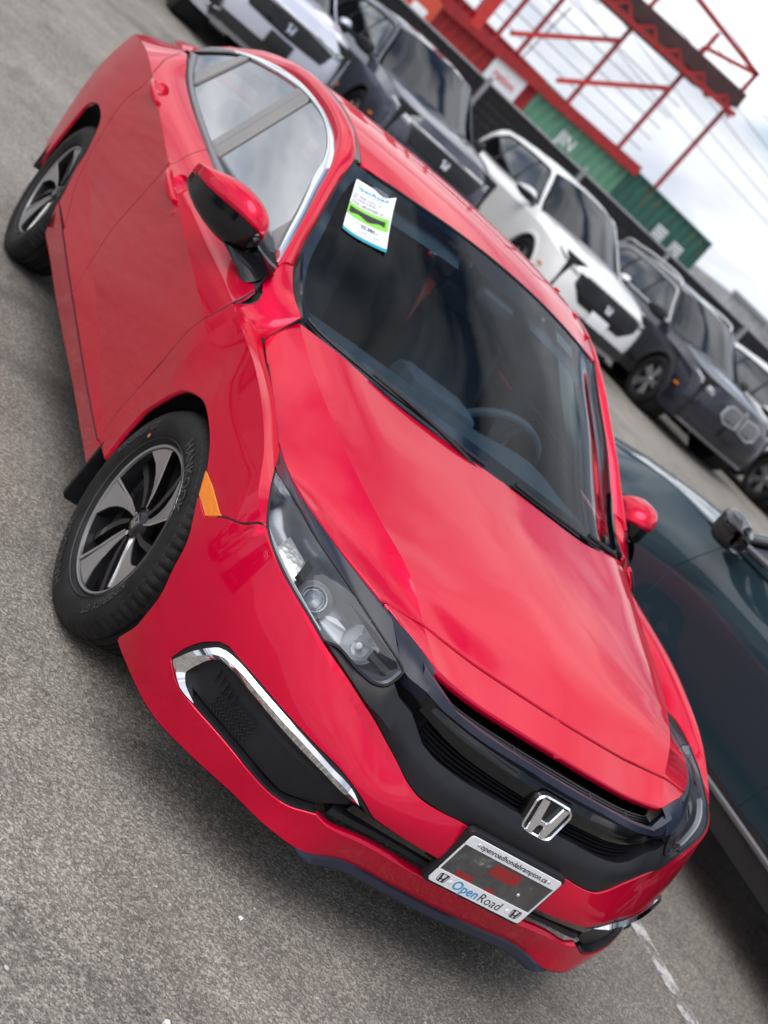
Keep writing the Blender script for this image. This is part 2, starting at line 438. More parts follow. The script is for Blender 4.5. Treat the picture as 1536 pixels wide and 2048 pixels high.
class Loft:
    """Smooth surface through a grid of points ctrl[station][row] = (x, Y, z); Y is the distance
    from the car's centre plane.  Rows listed in crease keep a sharp edge along the car."""
    def __init__(self, ctrl, crease=(), ucrease=(), mirror_u0=False, mirror_v0=False):
        self.P = np.array(ctrl, float); self.cr = set(crease); self.ucr = set(ucrease)
        self.mu = mirror_u0; self.mv = mirror_v0
        self.nu, self.nv = self.P.shape[0]-1, self.P.shape[1]-1
        self.Tu = self._tan(self.P.transpose(1, 0, 2), self.ucr, self.mu)   # rows, stations: in/out tangents
    @staticmethod
    def _tan(Q, crease, mirror):
        # Q (..., n, 3) -> per-length tangents (out, in) and chord lengths
        D = Q[..., 1:, :]-Q[..., :-1, :]
        h = np.linalg.norm(D, axis=-1, keepdims=True)+1e-9
        d = D/h
        n = Q.shape[-2]
        T = np.zeros(Q.shape)
        T[..., 1:-1, :] = (d[..., :-1, :]*h[..., 1:, :]+d[..., 1:, :]*h[..., :-1, :])/(h[..., :-1, :]+h[..., 1:, :])
        out = T.copy(); inn = T.copy()
        def nat(dk, To): return 1.5*dk-.5*To
        for k in range(n):
            end = k in (0, n-1) or k in crease
            if not end: continue
            if k < n-1:
                o = T[..., k+1, :] if (k+1 not in crease and k+1 < n-1) else d[..., k, :]
                out[..., k, :] = nat(d[..., k, :], o)
            if k > 0:
                o = T[..., k-1, :] if (k-1 not in crease and k-1 > 0) else d[..., k-1, :]
                inn[..., k, :] = nat(d[..., k-1, :], o)
        if mirror:
            out[..., 0, :] = np.array([0, 1., 0])
        return out, inn, h
    def _seg(self, Q, tan, U, n):
        out, inn, h = tan
        k = np.clip(np.floor(U).astype(int), 0, n-1); t = U-k
        return k, t
    def rows(self, U):
        U = np.asarray(U, float)
        out, inn, h = self.Tu
        k = np.clip(np.floor(U).astype(int), 0, self.nu-1); t = (U-k)[None, :, None]
        P = self.P.transpose(1, 0, 2)
        hh = h[:, k]
        return _herm(P[:, k], P[:, k+1], out[:, k]*hh, inn[:, k+1]*hh, t)      # rows, N, 3
    def ev(self, U, V):
        U = np.atleast_1d(np.asarray(U, float)); V = np.atleast_1d(np.asarray(V, float))
        Q = self.rows(U).transpose(1, 0, 2)                                   # N, rows, 3
        out, inn, h = self._tan(Q, self.cr, self.mv)
        k = np.clip(np.floor(V).astype(int), 0, self.nv-1); t = (V-k)[:, None]
        i = np.arange(len(U)); hh = h[i, k]
        return _herm(Q[i, k], Q[i, k+1], out[i, k]*hh, inn[i, k+1]*hh, t)
    def nrm(self, U, V, e=2e-3):
        U = np.atleast_1d(np.asarray(U, float)); V = np.atleast_1d(np.asarray(V, float))
        ku = np.clip(np.floor(U), 0, self.nu-1); kv = np.clip(np.floor(V), 0, self.nv-1)
        # stay inside the cell so that creases keep their two normals
        u0 = np.clip(U-e, ku, ku+1); u1 = np.clip(U+e, ku, ku+1)
        v0 = np.clip(V-e, kv, kv+1); v1 = np.clip(V+e, kv, kv+1)
        n = np.cross(self.ev(u1, V)-self.ev(u0, V), self.ev(U, v1)-self.ev(U, v0))
        return n/(np.linalg.norm(n, axis=1, keepdims=True)+1e-12)

# ---------------------------------------------------------------- the sedan's body surfaces
# metres; x forward from the front axle, Y from the centre plane, z up from the ground
FRONT = Loft([
 [(.887,0,.207),(.922,0,.282),(.955,0,.366),(.947,0,.453),(.935,0,.537),(.925,0,.635),(.825,0,.670)],
 [(.882,.15,.207),(.917,.15,.282),(.951,.15,.367),(.943,.15,.453),(.928,.15,.536),(.917,.15,.637),(.819,.15,.668)],
 [(.876,.30,.206),(.905,.30,.281),(.938,.30,.369),(.922,.30,.459),(.900,.30,.540),(.885,.30,.640),(.800,.30,.667)],
 [(.886,.415,.188),(.890,.41,.270),(.912,.41,.373),(.885,.40,.474),(.862,.40,.556),(.845,.40,.645),(.785,.40,.677)],
 [(.862,.50,.189),(.858,.50,.262),(.870,.50,.375),(.834,.50,.510),(.812,.50,.590),(.790,.49,.650),(.738,.50,.695)],
 [(.800,.60,.193),(.810,.60,.265),(.812,.60,.385),(.770,.60,.550),(.735,.60,.605),(.700,.59,.660),(.617,.584,.712)],
 [(.722,.70,.188),(.735,.70,.275),(.735,.70,.400),(.696,.70,.594),(.655,.69,.632),(.600,.67,.682),(.504,.668,.720)],
 [(.640,.775,.184),(.655,.782,.280),(.655,.790,.410),(.615,.785,.632),(.575,.755,.660),(.510,.730,.700),(.400,.705,.722)],
 [(.500,.845,.200),(.510,.865,.285),(.510,.874,.420),(.490,.838,.675),(.455,.805,.692),(.400,.765,.708),(.300,.721,.720)],
 [(.300,.860,.200),(.300,.878,.300),(.300,.889,.500),(.330,.842,.748),(.290,.808,.755),(.250,.772,.745),(.200,.735,.717)],
], crease=(3,), mirror_u0=True)
DLO = Loft([[(-.30-.25*i, .79-.46*(.90+.10*j-.96)-.012*(i-5)**2/25., .90+.10*j) for j in range(6)] for i in range(11)])

FENDER0 = Loft([
 [(.62,.800,.190),(.640,.808,.282),(.640,.815,.415),(.590,.800,.640),(.550,.772,.665),(.490,.740,.702),(.370,.710,.722)],
 [(.500,.845,.200),(.510,.865,.285),(.510,.874,.420),(.490,.838,.675),(.455,.805,.692),(.400,.765,.708),(.300,.721,.720)],
 [(.300,.860,.200),(.300,.878,.300),(.300,.889,.500),(.330,.842,.748),(.290,.808,.755),(.250,.772,.745),(.200,.735,.717)],
 [(.150,.865,.200),(.150,.880,.300),(.150,.892,.570),(.150,.843,.795),(.130,.803,.797),(.110,.768,.775),(.090,.739,.742)],
 [(.0,.868,.200),(.0,.882,.300),(.0,.893,.600),(.0,.846,.820),(.0,.806,.821),(-.010,.771,.800),(-.020,.742,.769)],
 [(-.150,.868,.200),(-.150,.882,.300),(-.150,.891,.580),(-.150,.851,.833),(-.150,.811,.836),(-.150,.776,.820),(-.150,.746,.797)],
 [(-.270,.866,.200),(-.270,.878,.300),(-.270,.886,.560),(-.270,.857,.841),(-.270,.815,.846),(-.270,.782,.840),(-.275,.752,.825)],
 [(-.320,.862,.200),(-.320,.874,.295),(-.320,.883,.560),(-.320,.858,.845),(-.320,.812,.860),(-.315,.752,.888),(-.305,.695,.937)],
 [(-.420,.850,.200),(-.420,.870,.290),(-.420,.879,.560),(-.420,.861,.850),(-.420,.826,.889),(-.420,.781,.935),(-.430,.706,.958)],
 [(-.560,.845,.203),(-.560,.870,.290),(-.560,.877,.560),(-.560,.864,.858),(-.535,.820,.917),(-.505,.770,.984),(-.545,.712,1.003)],
], crease=(3,), ucrease=(6, 7))
_nr = FENDER0.ev(np.arange(10.), np.full(10, 2.62))      # an extra row under the fender crease, met by the door's shoulder
_nr[6:] = [(-.27, .8845, .752), (-.32, .886, .764), (-.42, .8875, .774), (-.56, .888, .787)]
FENDER = Loft([list(FENDER0.P[i][:3])+[_nr[i]]+list(FENDER0.P[i][3:]) for i in range(10)], crease=(4,), ucrease=(6, 7))
SIDE = Loft([
 [(-.28,.845,.203),(-.28,.872,.287),(-.28,.868,.325),(-.28,.882,.560),(-.28,.886,.762),(-.28,.859,.846),(-.28,.790,.925)],
 [(-.60,.842,.206),(-.60,.872,.290),(-.60,.868,.338),(-.60,.879,.570),(-.60,.889,.790),(-.60,.858,.862),(-.60,.786,.952)],
 [(-.90,.842,.213),(-.90,.872,.296),(-.90,.868,.375),(-.90,.877,.590),(-.90,.891,.818),(-.90,.855,.888),(-.90,.780,.966)],
 [(-1.3,.842,.216),(-1.3,.872,.310),(-1.3,.866,.420),(-1.3,.877,.620),(-1.3,.891,.858),(-1.3,.853,.918),(-1.3,.774,.982)],
 [(-1.7,.842,.220),(-1.7,.872,.325),(-1.7,.866,.460),(-1.7,.878,.660),(-1.7,.892,.905),(-1.7,.850,.955),(-1.7,.768,1.000)],
 [(-2.1,.845,.235),(-2.1,.874,.345),(-2.1,.868,.520),(-2.1,.882,.700),(-2.1,.893,.953),(-2.1,.848,.990),(-2.1,.760,1.025)],
 [(-2.35,.848,.240),(-2.35,.876,.360),(-2.35,.876,.550),(-2.35,.891,.740),(-2.35,.890,.980),(-2.35,.842,1.014),(-2.35,.750,1.048)],
 [(-2.7,.850,.240),(-2.7,.880,.370),(-2.7,.890,.600),(-2.7,.898,.780),(-2.7,.880,1.005),(-2.7,.830,1.040),(-2.7,.720,1.110)],
 [(-3.05,.845,.250),(-3.05,.872,.370),(-3.05,.885,.600),(-3.05,.886,.800),(-3.05,.858,.995),(-3.05,.805,1.022),(-3.05,.700,1.075)],
 [(-3.35,.800,.260),(-3.35,.830,.370),(-3.35,.850,.600),(-3.35,.848,.800),(-3.35,.815,.970),(-3.35,.765,1.000),(-3.35,.660,1.035)],
 [(-3.60,.690,.280),(-3.60,.725,.380),(-3.60,.750,.600),(-3.60,.745,.800),(-3.60,.715,.950),(-3.60,.670,.985),(-3.60,.590,1.010)],
], crease=(1, 2, 4))
HOOD = Loft([   # rows from the centre line to the outer edge; row 4 is the ridge
 [(-.092,0,.938),(-.100,.20,.934),(-.141,.40,.927),(-.235,.58,.929),(-.310,.690,.918),(-.300,.725,.880),(-.285,.752,.830)],
 [(.000,0,.921),(-.010,.20,.917),(-.040,.40,.906),(-.090,.58,.898),(-.130,.673,.882),(-.150,.715,.838),(-.155,.746,.797)],
 [(.150,0,.894),(.140,.20,.889),(.120,.40,.876),(.080,.56,.864),(.060,.643,.850),(.010,.700,.805),(-.020,.742,.767)],
 [(.320,0,.858),(.315,.19,.853),(.300,.37,.841),(.270,.52,.830),(.250,.606,.821),(.180,.680,.776),(.110,.738,.738)],
 [(.470,0,.820),(.465,.18,.815),(.455,.34,.807),(.440,.47,.800),(.430,.551,.793),(.350,.640,.760),(.260,.727,.719)],
 [(.610,0,.772),(.608,.16,.768),(.605,.30,.764),(.600,.40,.763),(.590,.482,.763),(.520,.575,.745),(.432,.701,.722)],
 [(.733,0,.712),(.725,.15,.711),(.708,.28,.709),(.695,.36,.711),(.690,.440,.717),(.680,.500,.712),(.672,.551,.708)],
 [(.825,0,.671),(.819,.15,.669),(.803,.28,.667),(.793,.35,.672),(.788,.405,.680),(.755,.450,.692),(.710,.510,.703)],
], crease=(4,), mirror_v0=True)
GLASS = Loft([  # windshield: stations from the centre to the pillar, rows from the cowl to the roof
 [(-.060,0,.905),(-.300,0,1.052),(-.560,0,1.198),(-.760,0,1.292),(-.893,0,1.349)],
 [(-.085,.25,.903),(-.320,.245,1.043),(-.575,.24,1.188),(-.770,.23,1.283),(-.900,.22,1.341)],
 [(-.165,.50,.900),(-.385,.475,1.020),(-.625,.46,1.156),(-.815,.44,1.255),(-.935,.42,1.320)],
 [(-.290,.66,.905),(-.480,.635,.990),(-.690,.595,1.120),(-.870,.555,1.225),(-.990,.53,1.306)],
 [(-.350,.712,.918),(-.560,.706,1.008),(-.740,.664,1.128),(-.900,.622,1.222),(-1.020,.578,1.303)],
], mirror_u0=True)
ROOF = Loft([   # stations along the car, rows from the centre to the drip channel
 [(-.890,0,1.352),(-.900,.22,1.344),(-.935,.42,1.323),(-1.000,.568,1.308)],
 [(-1.10,0,1.391),(-1.10,.22,1.384),(-1.12,.42,1.367),(-1.15,.566,1.348)],
 [(-1.35,0,1.413),(-1.35,.22,1.407),(-1.35,.42,1.394),(-1.35,.563,1.378)],
 [(-1.70,0,1.417),(-1.70,.22,1.412),(-1.70,.42,1.403),(-1.70,.558,1.391)],
 [(-2.05,0,1.396),(-2.05,.22,1.392),(-2.05,.42,1.384),(-2.05,.550,1.374)],
 [(-2.40,0,1.350),(-2.40,.22,1.346),(-2.40,.42,1.338),(-2.40,.540,1.330)],
 [(-2.95,0,1.215),(-2.95,.22,1.212),(-2.95,.42,1.204),(-2.95,.530,1.195)],
 [(-3.35,0,1.080),(-3.35,.22,1.077),(-3.35,.42,1.070),(-3.35,.540,1.060)],
 [(-3.62,0,1.045),(-3.62,.22,1.043),(-3.60,.42,1.036),(-3.57,.590,1.022)],
], mirror_v0=True)
# ---------------------------------------------------------------- feature outlines in (station, row) coordinates of the body surfaces
D = {
 'bump_arch': [(8.4, 0.0), (8.132, 1.164), (8.158, 1.814), (8.375, 2.183), (8.969, 2.267), (8.719, 2.355)],
 'bump_seam': [(8.53, 2.413), (8.326, 2.607), (7.792, 2.96), (7.567, 3.286)],
 'bump_lamp': [(7.551, 3.267), (7.159, 3.163), (6.495, 3.174), (5.829, 3.269), (5.375, 3.292)],
 'bump_top': [(5.375, 3.292), (4.711, 3.371), (4.161, 3.344), (3.553, 3.338), (2.98, 3.258), (2.362, 3.034), (2.103, 2.981), (1.572, 3.026), (1.24, 3.092)],
 'intake_top': [(1.168, 1.882), (2.018, 1.89), (2.548, 1.896)],
 'fog_top': [(2.548, 1.896), (3.015, 2.101), (3.58, 2.206), (4.69, 2.185), (5.911, 2.138), (6.758, 2.116)],
 'fog_cap': [(6.758, 2.116), (6.974, 2.054), (7.252, 1.644), (7.366, 1.244)],
 'fog_out': [(7.366, 1.244), (7.1, 1.061), (6.541, 1.019)],
 'fog_low': [(6.541, 1.019), (5.386, 1.018), (4.236, 0.924), (3.408, 1.156)],
 'intake_low': [(3.408, 1.156), (3.039, 1.07), (2.323, 1.056), (1.219, 1.004)],
 'chrome_out': [(2.884, 1.933), (3.198, 2.098), (4.015, 2.164), (5.086, 2.158), (5.894, 2.124), (6.479, 2.11), (6.701, 2.085), (6.916, 2.026), (7.136, 1.721), (7.318, 1.27)],
 'chrome_in': [(2.884, 1.933), (3.176, 1.932), (4.045, 1.995), (5.054, 2.003), (5.952, 1.991), (6.461, 1.989), (6.684, 1.951), (6.84, 1.839), (7.01, 1.554), (7.078, 1.302)],
 'chrome_tail_o': [(7.318, 1.27), (7.145, 1.137), (6.908, 1.047), (6.602, 1.036)],
 'chrome_tail_i': [(7.078, 1.302), (6.994, 1.193), (6.805, 1.109), (6.595, 1.043)],
 'hl_top': [(8.529, 4.467), (8.382, 4.911), (8.205, 5.168), (7.998, 5.3), (7.695, 5.344), (7.366, 5.315), (7.035, 5.272), (6.716, 5.251), (6.425, 5.246), (6.153, 5.258), (5.904, 5.276), (5.686, 5.292), (5.474, 5.296), (5.263, 5.284), (5.054, 5.262), (4.858, 5.232), (4.674, 5.198), (4.501, 5.162), (4.338, 5.116), (4.177, 5.062), (4.016, 4.999)],
 'hl_bot': [(4.016, 4.999), (3.855, 4.844), (3.872, 4.678), (4.007, 4.042), (4.136, 3.904), (4.513, 3.777), (5.005, 3.718), (5.375, 3.292)],
 'hl_low': [(5.375, 3.292), (5.483, 3.29), (5.59, 3.287), (5.703, 3.281), (5.829, 3.269), (5.977, 3.245), (6.149, 3.213), (6.325, 3.187), (6.495, 3.174), (6.667, 3.173), (6.848, 3.171), (7.022, 3.165), (7.159, 3.163), (7.275, 3.174), (7.376, 3.197), (7.467, 3.229), (7.551, 3.267), (7.622, 3.308), (7.679, 3.359), (7.735, 3.425), (7.803, 3.512), (7.891, 3.622), (7.992, 3.753), (8.078, 3.888), (8.163, 4.016), (8.247, 4.12), (8.335, 4.234), (8.428, 4.352), (8.529, 4.467)],
 'matte_in': [(2.588, 3.998), (2.181, 3.957), (1.497, 3.993), (0.864, 4.047)],
 'matte_bev': [(5.368, 3.296), (4.933, 3.34), (4.535, 3.324), (4.271, 3.334), (3.694, 3.514), (3.276, 3.555), (2.786, 3.617), (2.115, 3.583), (1.566, 3.588), (1.046, 3.566), (0.614, 3.559)],
 'gloss_low': [(2.928, 4.376), (2.317, 4.327), (1.577, 4.303), (0.774, 4.302)],
 'bar_low': [(3.395, 4.946), (2.756, 4.875), (1.809, 4.921), (0.818, 5.037)],
 'bar_top': [(3.546, 5.991), (2.9, 6.0), (2.744, 5.395), (2.601, 5.162), (1.353, 5.401)],
 'lamp': [(2.383, 2.519), (1.837, 2.739), (1.355, 2.95), (1.565, 2.627), (1.992, 2.419)],
 'fen_rear': [(7.969, 1.038), (7.938, 1.409), (8.006, 1.906), (7.362, 2.726), (7.378, 3.011), (7.305, 3.755), (7.715, 5.034), (7.89, 5.382)],
 'fen_base': [(7.89, 5.382), (8.436, 5.71), (9.0, 5.9)],
 'fen_joint': [(9.0, 5.9), (9.0, 6.2), (9.0, 7.0)],
 'fen_ws': [(9.0, 7.0), (8.626, 6.91), (8.169, 6.895), (7.766, 6.956), (7.3, 7.0), (7.0, 7.0)],
 'fen_arch': [(2.383, 2.519), (2.773, 2.523), (3.517, 2.502), (4.286, 2.455), (4.995, 2.291), (5.488, 1.983), (6.084, 1.65), (6.383, 1.315)],
 'fen_lamp': [(1.355, 2.95), (1.837, 2.739), (2.383, 2.519)],
 'fen_seam': [(1.528, 5.361), (0.791, 4.628), (0.449, 4.296), (0.739, 3.892), (1.355, 2.95)],
 'cutA': [(0.434, 1.289), (0.476, 2.278), (0.432, 2.881), (0.296, 3.7), (0.241, 4.002), (0.207, 4.731), (0.266, 5.428), (0.342, 5.647)],
 'cutB': [(3.439, 1.02), (3.527, 1.434), (3.66, 2.074), (3.688, 2.607), (3.564, 3.27), (3.396, 4.168), (3.51, 5.141), (3.661, 5.752)],
 'cutC': [(4.894, 1.103), (5.315, 1.359), (5.927, 1.68), (6.108, 2.044), (6.174, 2.532), (6.251, 2.999), (6.227, 3.399), (6.024, 3.838), (6.236, 4.298), (6.85, 5.292), (7.5, 6.0)],
 'rarch': [(6.035, 0.209), (6.007, 1.098), (6.265, 1.643), (6.357, 2.175), (6.586, 2.6), (7.013, 2.618), (7.596, 2.239), (7.696, 1.902), (7.854, 1.273), (8.055, 0.599)],
 'crease2': [(5.152, 2.032), (4.039, 1.993), (3.397, 1.962), (2.55, 1.998), (1.72, 1.988), (0.872, 1.928)],
 'belt': [(6.728, 5.759), (5.826, 5.805), (4.838, 5.78), (4.25, 5.765), (3.675, 5.759), (3.307, 5.697), (3.193, 5.853)],
 'handleF': [(3.37, 4.046), (3.272, 4.105), (2.814, 4.11), (2.688, 3.999), (2.769, 3.873), (2.934, 3.852), (3.341, 3.941)],
 'handleR': [(5.889, 4.12), (5.412, 4.555), (4.911, 4.17), (5.12, 3.85), (5.963, 3.869)],
 'mfoot': [(8.982, 4.942), (8.967, 5.08), (8.95, 5.21), (8.928, 5.348), (8.902, 5.504), (8.879, 5.674), (8.867, 5.854), (8.764, 6.032), (8.624, 5.976), (8.486, 5.916), (8.334, 5.835), (8.159, 5.717), (7.986, 5.56), (7.835, 5.378), (8.373, 5.154)],
 'd_chrome_o': [(10.0, 2.1), (9.73, 2.774), (9.072, 3.272), (8.324, 3.737), (7.566, 4.052), (6.694, 4.31), (5.989, 4.428), (5.072, 4.434), (4.145, 4.305), (3.435, 4.071), (3.043, 3.846), (2.596, 3.43), (2.111, 2.752), (1.618, 2.085), (1.213, 1.485), (0.913, 1.029), (0.788, 0.836)],
 'd_chrome_i': [(9.877, 2.209), (9.278, 2.851), (8.775, 3.295), (8.109, 3.637), (7.28, 3.911), (6.377, 4.143), (5.619, 4.267), (4.799, 4.275), (4.126, 4.169), (3.535, 3.932), (3.149, 3.695), (2.796, 3.361), (2.441, 2.837), (1.832, 2.026), (1.417, 1.421), (1.094, 0.989)],
 'd_belt_lo': [(10.0, 2.1), (9.635, 1.758), (8.287, 1.319), (7.166, 1.087), (6.176, 0.926), (5.199, 0.789), (4.633, 0.675), (3.179, 0.474), (1.569, 0.449), (0.605, 0.619)],
 'd_belt_hi': [(9.718, 2.176), (8.938, 1.734), (8.161, 1.467), (6.538, 1.163), (5.244, 0.981), (4.697, 0.914), (4.22, 0.869), (2.951, 0.681), (1.555, 0.617), (0.721, 0.683)],
 'd_bp': [(5.362, 0.988), (5.741, 4.291), (5.05, 4.292), (4.676, 0.862)],
 'd_cp': [(8.223, 1.49), (8.139, 3.651), (8.421, 3.535), (8.855, 1.828)],
 'd_tri': [(1.609, 1.109), (1.669, 1.846), (0.962, 0.874)],
}

# ---------------------------------------------------------------- ground
def gz(x, y):
    """the lot is level under the sedan and climbs gently towards the back row"""
    t = min(1, max(0, (-4.2-x)/8.5)); q = min(1, max(0, (-14-x)/26.)); return .60*t*t*(3-2*t)+.40*q*q*(3-2*q)
M['asphalt'] = mat('asphalt', (.16, .155, .15), .82)
def asphalt(m):
    t = m.node_tree; p = t.nodes['Principled BSDF']
    v = nz(m, 175, kind='V'); n1 = nz(m, 260, 3); n2 = nz(m, .55, 5, .6); n3 = nz(m, 3.2, 6, .7)
    r1 = rampn(m, n1.outputs['Fac'], [(.28, (.058, .051, .044)), (.5, (.212, .196, .175)), (.72, (.62, .58, .52))])
    hs = t.nodes.new('ShaderNodeMix'); hs.data_type = 'RGBA'; hs.inputs['Factor'].default_value = .55
    rv = rampn(m, v.outputs['Color'], [(.2, (.074, .066, .057)), (.55, (.242, .223, .199)), (.9, (.64, .595, .535))])
    t.links.new(r1.outputs[0], hs.inputs['A']); t.links.new(rv.outputs[0], hs.inputs['B'])
    r2 = rampn(m, n2.outputs['Fac'], [(.35, (.78, .78, .78)), (.65, (1.12, 1.10, 1.08))]); r3 = rampn(m, n3.outputs['Fac'], [(.35, (.82, .82, .82)), (.6, (1.05, 1.05, 1.05))])
    a = t.nodes.new('ShaderNodeMix'); a.data_type = 'RGBA'; a.blend_type = 'MULTIPLY'; a.inputs['Factor'].default_value = 1
    b = t.nodes.new('ShaderNodeMix'); b.data_type = 'RGBA'; b.blend_type = 'MULTIPLY'; b.inputs['Factor'].default_value = 1
    t.links.new(hs.outputs['Result'], a.inputs['A']); t.links.new(r2.outputs[0], a.inputs['B']); t.links.new(a.outputs['Result'], b.inputs['A']); t.links.new(r3.outputs[0], b.inputs['B'])
    t.links.new(b.outputs['Result'], p.inputs['Base Color'])
    # hairline cracks and old stains
    ck = t.nodes.new('ShaderNodeTexVoronoi'); ck.feature = 'DISTANCE_TO_EDGE'; ck.inputs['Scale'].default_value = .33
    tcn = t.nodes.new('ShaderNodeTexCoord'); dn = nz(m, 2.2, 6, .7); vm = t.nodes.new('ShaderNodeVectorMath'); vm.operation = 'MULTIPLY_ADD'; vm.inputs[1].default_value = (.5, .5, .5)
    t.links.new(dn.outputs['Color'], vm.inputs[0]); t.links.new(tcn.outputs['Object'], vm.inputs[2]); t.links.new(vm.outputs[0], ck.inputs['Vector'])
    rc = rampn(m, ck.outputs['Distance'], [(.0, (.66, .66, .66)), (.0035, (1, 1, 1))])
    st = nz(m, .9, 3, .5, dist=1.2); rs = rampn(m, st.outputs['Fac'], [(.30, (.66, .65, .64)), (.42, (1, 1, 1)), (.70, (1.0, 1.0, 1.0)), (.80, (1.12, 1.13, 1.16))])
    c = t.nodes.new('ShaderNodeMix'); c.data_type = 'RGBA'; c.blend_type = 'MULTIPLY'; c.inputs['Factor'].default_value = 1
    d = t.nodes.new('ShaderNodeMix'); d.data_type = 'RGBA'; d.blend_type = 'MULTIPLY'; d.inputs['Factor'].default_value = 1
    t.links.new(b.outputs['Result'], c.inputs['A']); t.links.new(rc.outputs[0], c.inputs['B']); t.links.new(c.outputs['Result'], d.inputs['A']); t.links.new(rs.outputs[0], d.inputs['B'])
    t.links.new(d.outputs['Result'], p.inputs['Base Color'])
    bump(m, v.outputs['Distance'], .55, .006); bump(m, n1.outputs['Fac'], .4, .004)
asphalt(M['asphalt'])
xs = [80, 30, 12, 6, 3, 0, -3]+[-4.2-.6*k for k in range(16)]+[-16, -20, -25, -30, -35, -40, -50, -120, -400, -1200]
ysg = [-1200, -300, -80, -25, -8, 0, 8, 25, 80, 300, 1200]
v = [(x, y, gz(x, y)) for x in xs for y in ysg]; n = len(ysg)
f = [(i*n+j, (i+1)*n+j, (i+1)*n+j+1, i*n+j+1) for i in range(len(xs)-1) for j in range(n-1)]
tag(mobj('ground', v, [q[::-1] for q in f], M['asphalt'], sharp=None), kind='structure')

# worn painted bay line between the sedan and its neighbour
M['line'] = mat('worn_white_paint', (.62, .61, .60), .7)
def linemat(m):
    t = m.node_tree; p = t.nodes['Principled BSDF']; n1 = nz(m, 70, 6, .8); n2 = nz(m, 9, 4)
    mul = t.nodes.new('ShaderNodeMath'); mul.operation = 'MULTIPLY'; t.links.new(n1.outputs['Fac'], mul.inputs[0]); t.links.new(n2.outputs['Fac'], mul.inputs[1])
    r = rampn(m, mul.outputs[0], [(.20, (0, 0, 0)), (.30, (1, 1, 1))]); t.links.new(r.outputs[0], p.inputs['Alpha'])
linemat(M['line'])
for yy, x0, x1 in ((1.56, 1.4, -3.0), (-1.20-.0, -2.2, -3.4), (4.4, .8, -3.4)):
    if yy < 0: continue
    n = 24; rows = [[(x0+(x1-x0)*k/n, yy+s*(.045+.006*math.sin(k*1.7)), .004) for k in range(n+1)] for s in (-1, 1)]
    tag(MB().grid(rows).obj('bay_marking', M['line'], sharp=None), kind='structure')

# ---------------------------------------------------------------- red sedan
CAR = empty('red_sedan', (0, 0, 0), 0, 'glossy red four-door sedan with dealer plate frame and price tag in the windshield', 'car')
REF_S = (-1.2, 0, .55)
def su(k, n=8): return spl(D[k], n)
def rev(a): return a[::-1]
def iso(a, b, n=24): return [(a[0]+(b[0]-a[0])*t, a[1]+(b[1]-a[1])*t) for t in np.linspace(0, 1, n)]
# --- hood and the red strip over the grille
hood_out = chain(iso((0, 0), (0, 4.05)), spl([(0, 4.05), (.0, 4.6), (.0, 5.2), (.0, 5.75), (.02, 5.95), (.09, 5.995)], 6), iso((.09, 5.995), (5.98, 5.995), 90), iso((5.98, 5.995), (5.98, 0)))
panel('hood', HOOD, [hood_out], M['red'], CAR, 0, ref=(0, 0, .3), gap=.002)
strip_out = chain(iso((6.03, 0), (6.03, 5.97)), iso((6.03, 5.97), (7, 5.97)), iso((7, 5.97), (7, 0)))
panel('hood_front_strip', HOOD, [strip_out], M['red'], CAR, 0, ref=(.3, 0, .3), gap=.001, depth=.02)
# --- fenders
def inv(L, P, u0, u1, v0, v1, n=60):
    """(station, row) of the loft point nearest to each P"""
    uu, vv = np.meshgrid(np.linspace(u0, u1, n), np.linspace(v0, v1, n), indexing='ij'); uu = uu.ravel(); vv = vv.ravel(); X = L.ev(uu, vv); o = []
    for p in P:
        k = np.argmin(((X-p)[:, [0, 2]]**2).sum(1)); a, b_ = uu[k], vv[k]; du = (u1-u0)/n; dv_ = (v1-v0)/n
        for _ in range(3):
            g1, g2 = np.meshgrid(np.linspace(a-du, a+du, 9), np.linspace(b_-dv_, b_+dv_, 9)); g1 = np.clip(g1.ravel(), 0, L.nu); g2 = np.clip(g2.ravel(), 0, L.nv); Y_ = L.ev(g1, g2)
            k = np.argmin(((Y_-p)[:, [0, 2]]**2).sum(1)); a, b_ = g1[k], g2[k]; du /= 4; dv_ /= 4
        o.append((a, b_))
    return np.array(o)
cA = su('cutA', 4); fen_rear = inv(FENDER, SIDE.ev(cA[:, 0], cA[:, 1]), 6.9, 8.9, .9, 6.0)
fen = chain(fen_rear, spl([fen_rear[-1], D['fen_base'][1], (8.95, 6.1)], 6), [(8.97, 6.3), (8.97, 6.97)], iso((8.97, 6.97), (7.02, 6.985), 30), iso((7.02, 6.985), (6.05, 6.985), 14), iso((6.05, 6.985), (2.35, 6.985), 60),
            spl([(2.35, 6.985), (1.75, 5.7), D['fen_seam'][0]], 6), su('fen_seam')[:17], [D['fen_seam'][2], D['fen_seam'][3], D['fen_seam'][4]], su('fen_lamp'), su('fen_arch'), [(6.42, 1.02), (7.9, 1.02)])
panel('fender', FENDER, [fen], M['red'], CAR, 'both', ref=REF_S)
# --- doors, quarter panels, sills
cutA, cutB, cutC = su('cutA'), su('cutB'), su('cutC')
TOP = 5.74
def bowl(L, c, ru, rv): return [(c[0]+ru*math.cos(t), c[1]+rv*math.sin(t)) for t in np.linspace(0, 2*math.pi, 28, endpoint=False)]
pF = bowl(SIDE, (2.93, 4.30), .19, .42); pR = bowl(SIDE, (5.33, 4.42), .30, .42)
dF = chain(cutA, iso(cutA[-1], (.9, TOP), 6), iso((.9, TOP), (cutB[-1][0], TOP), 30), rev(cutB), iso((cutB[0][0], 1.06), (.47, 1.06), 30))
dR = chain(cutB, iso((cutB[-1][0], TOP), (6.75, TOP), 30), [(7.05, 5.80)], rev(cutC)[3:], iso((cutC[0][0], 1.06), (cutB[0][0], 1.06), 20))
fdoors = panel('front_door', SIDE, [dF, pF], M['red'], CAR, 'both', ref=REF_S)
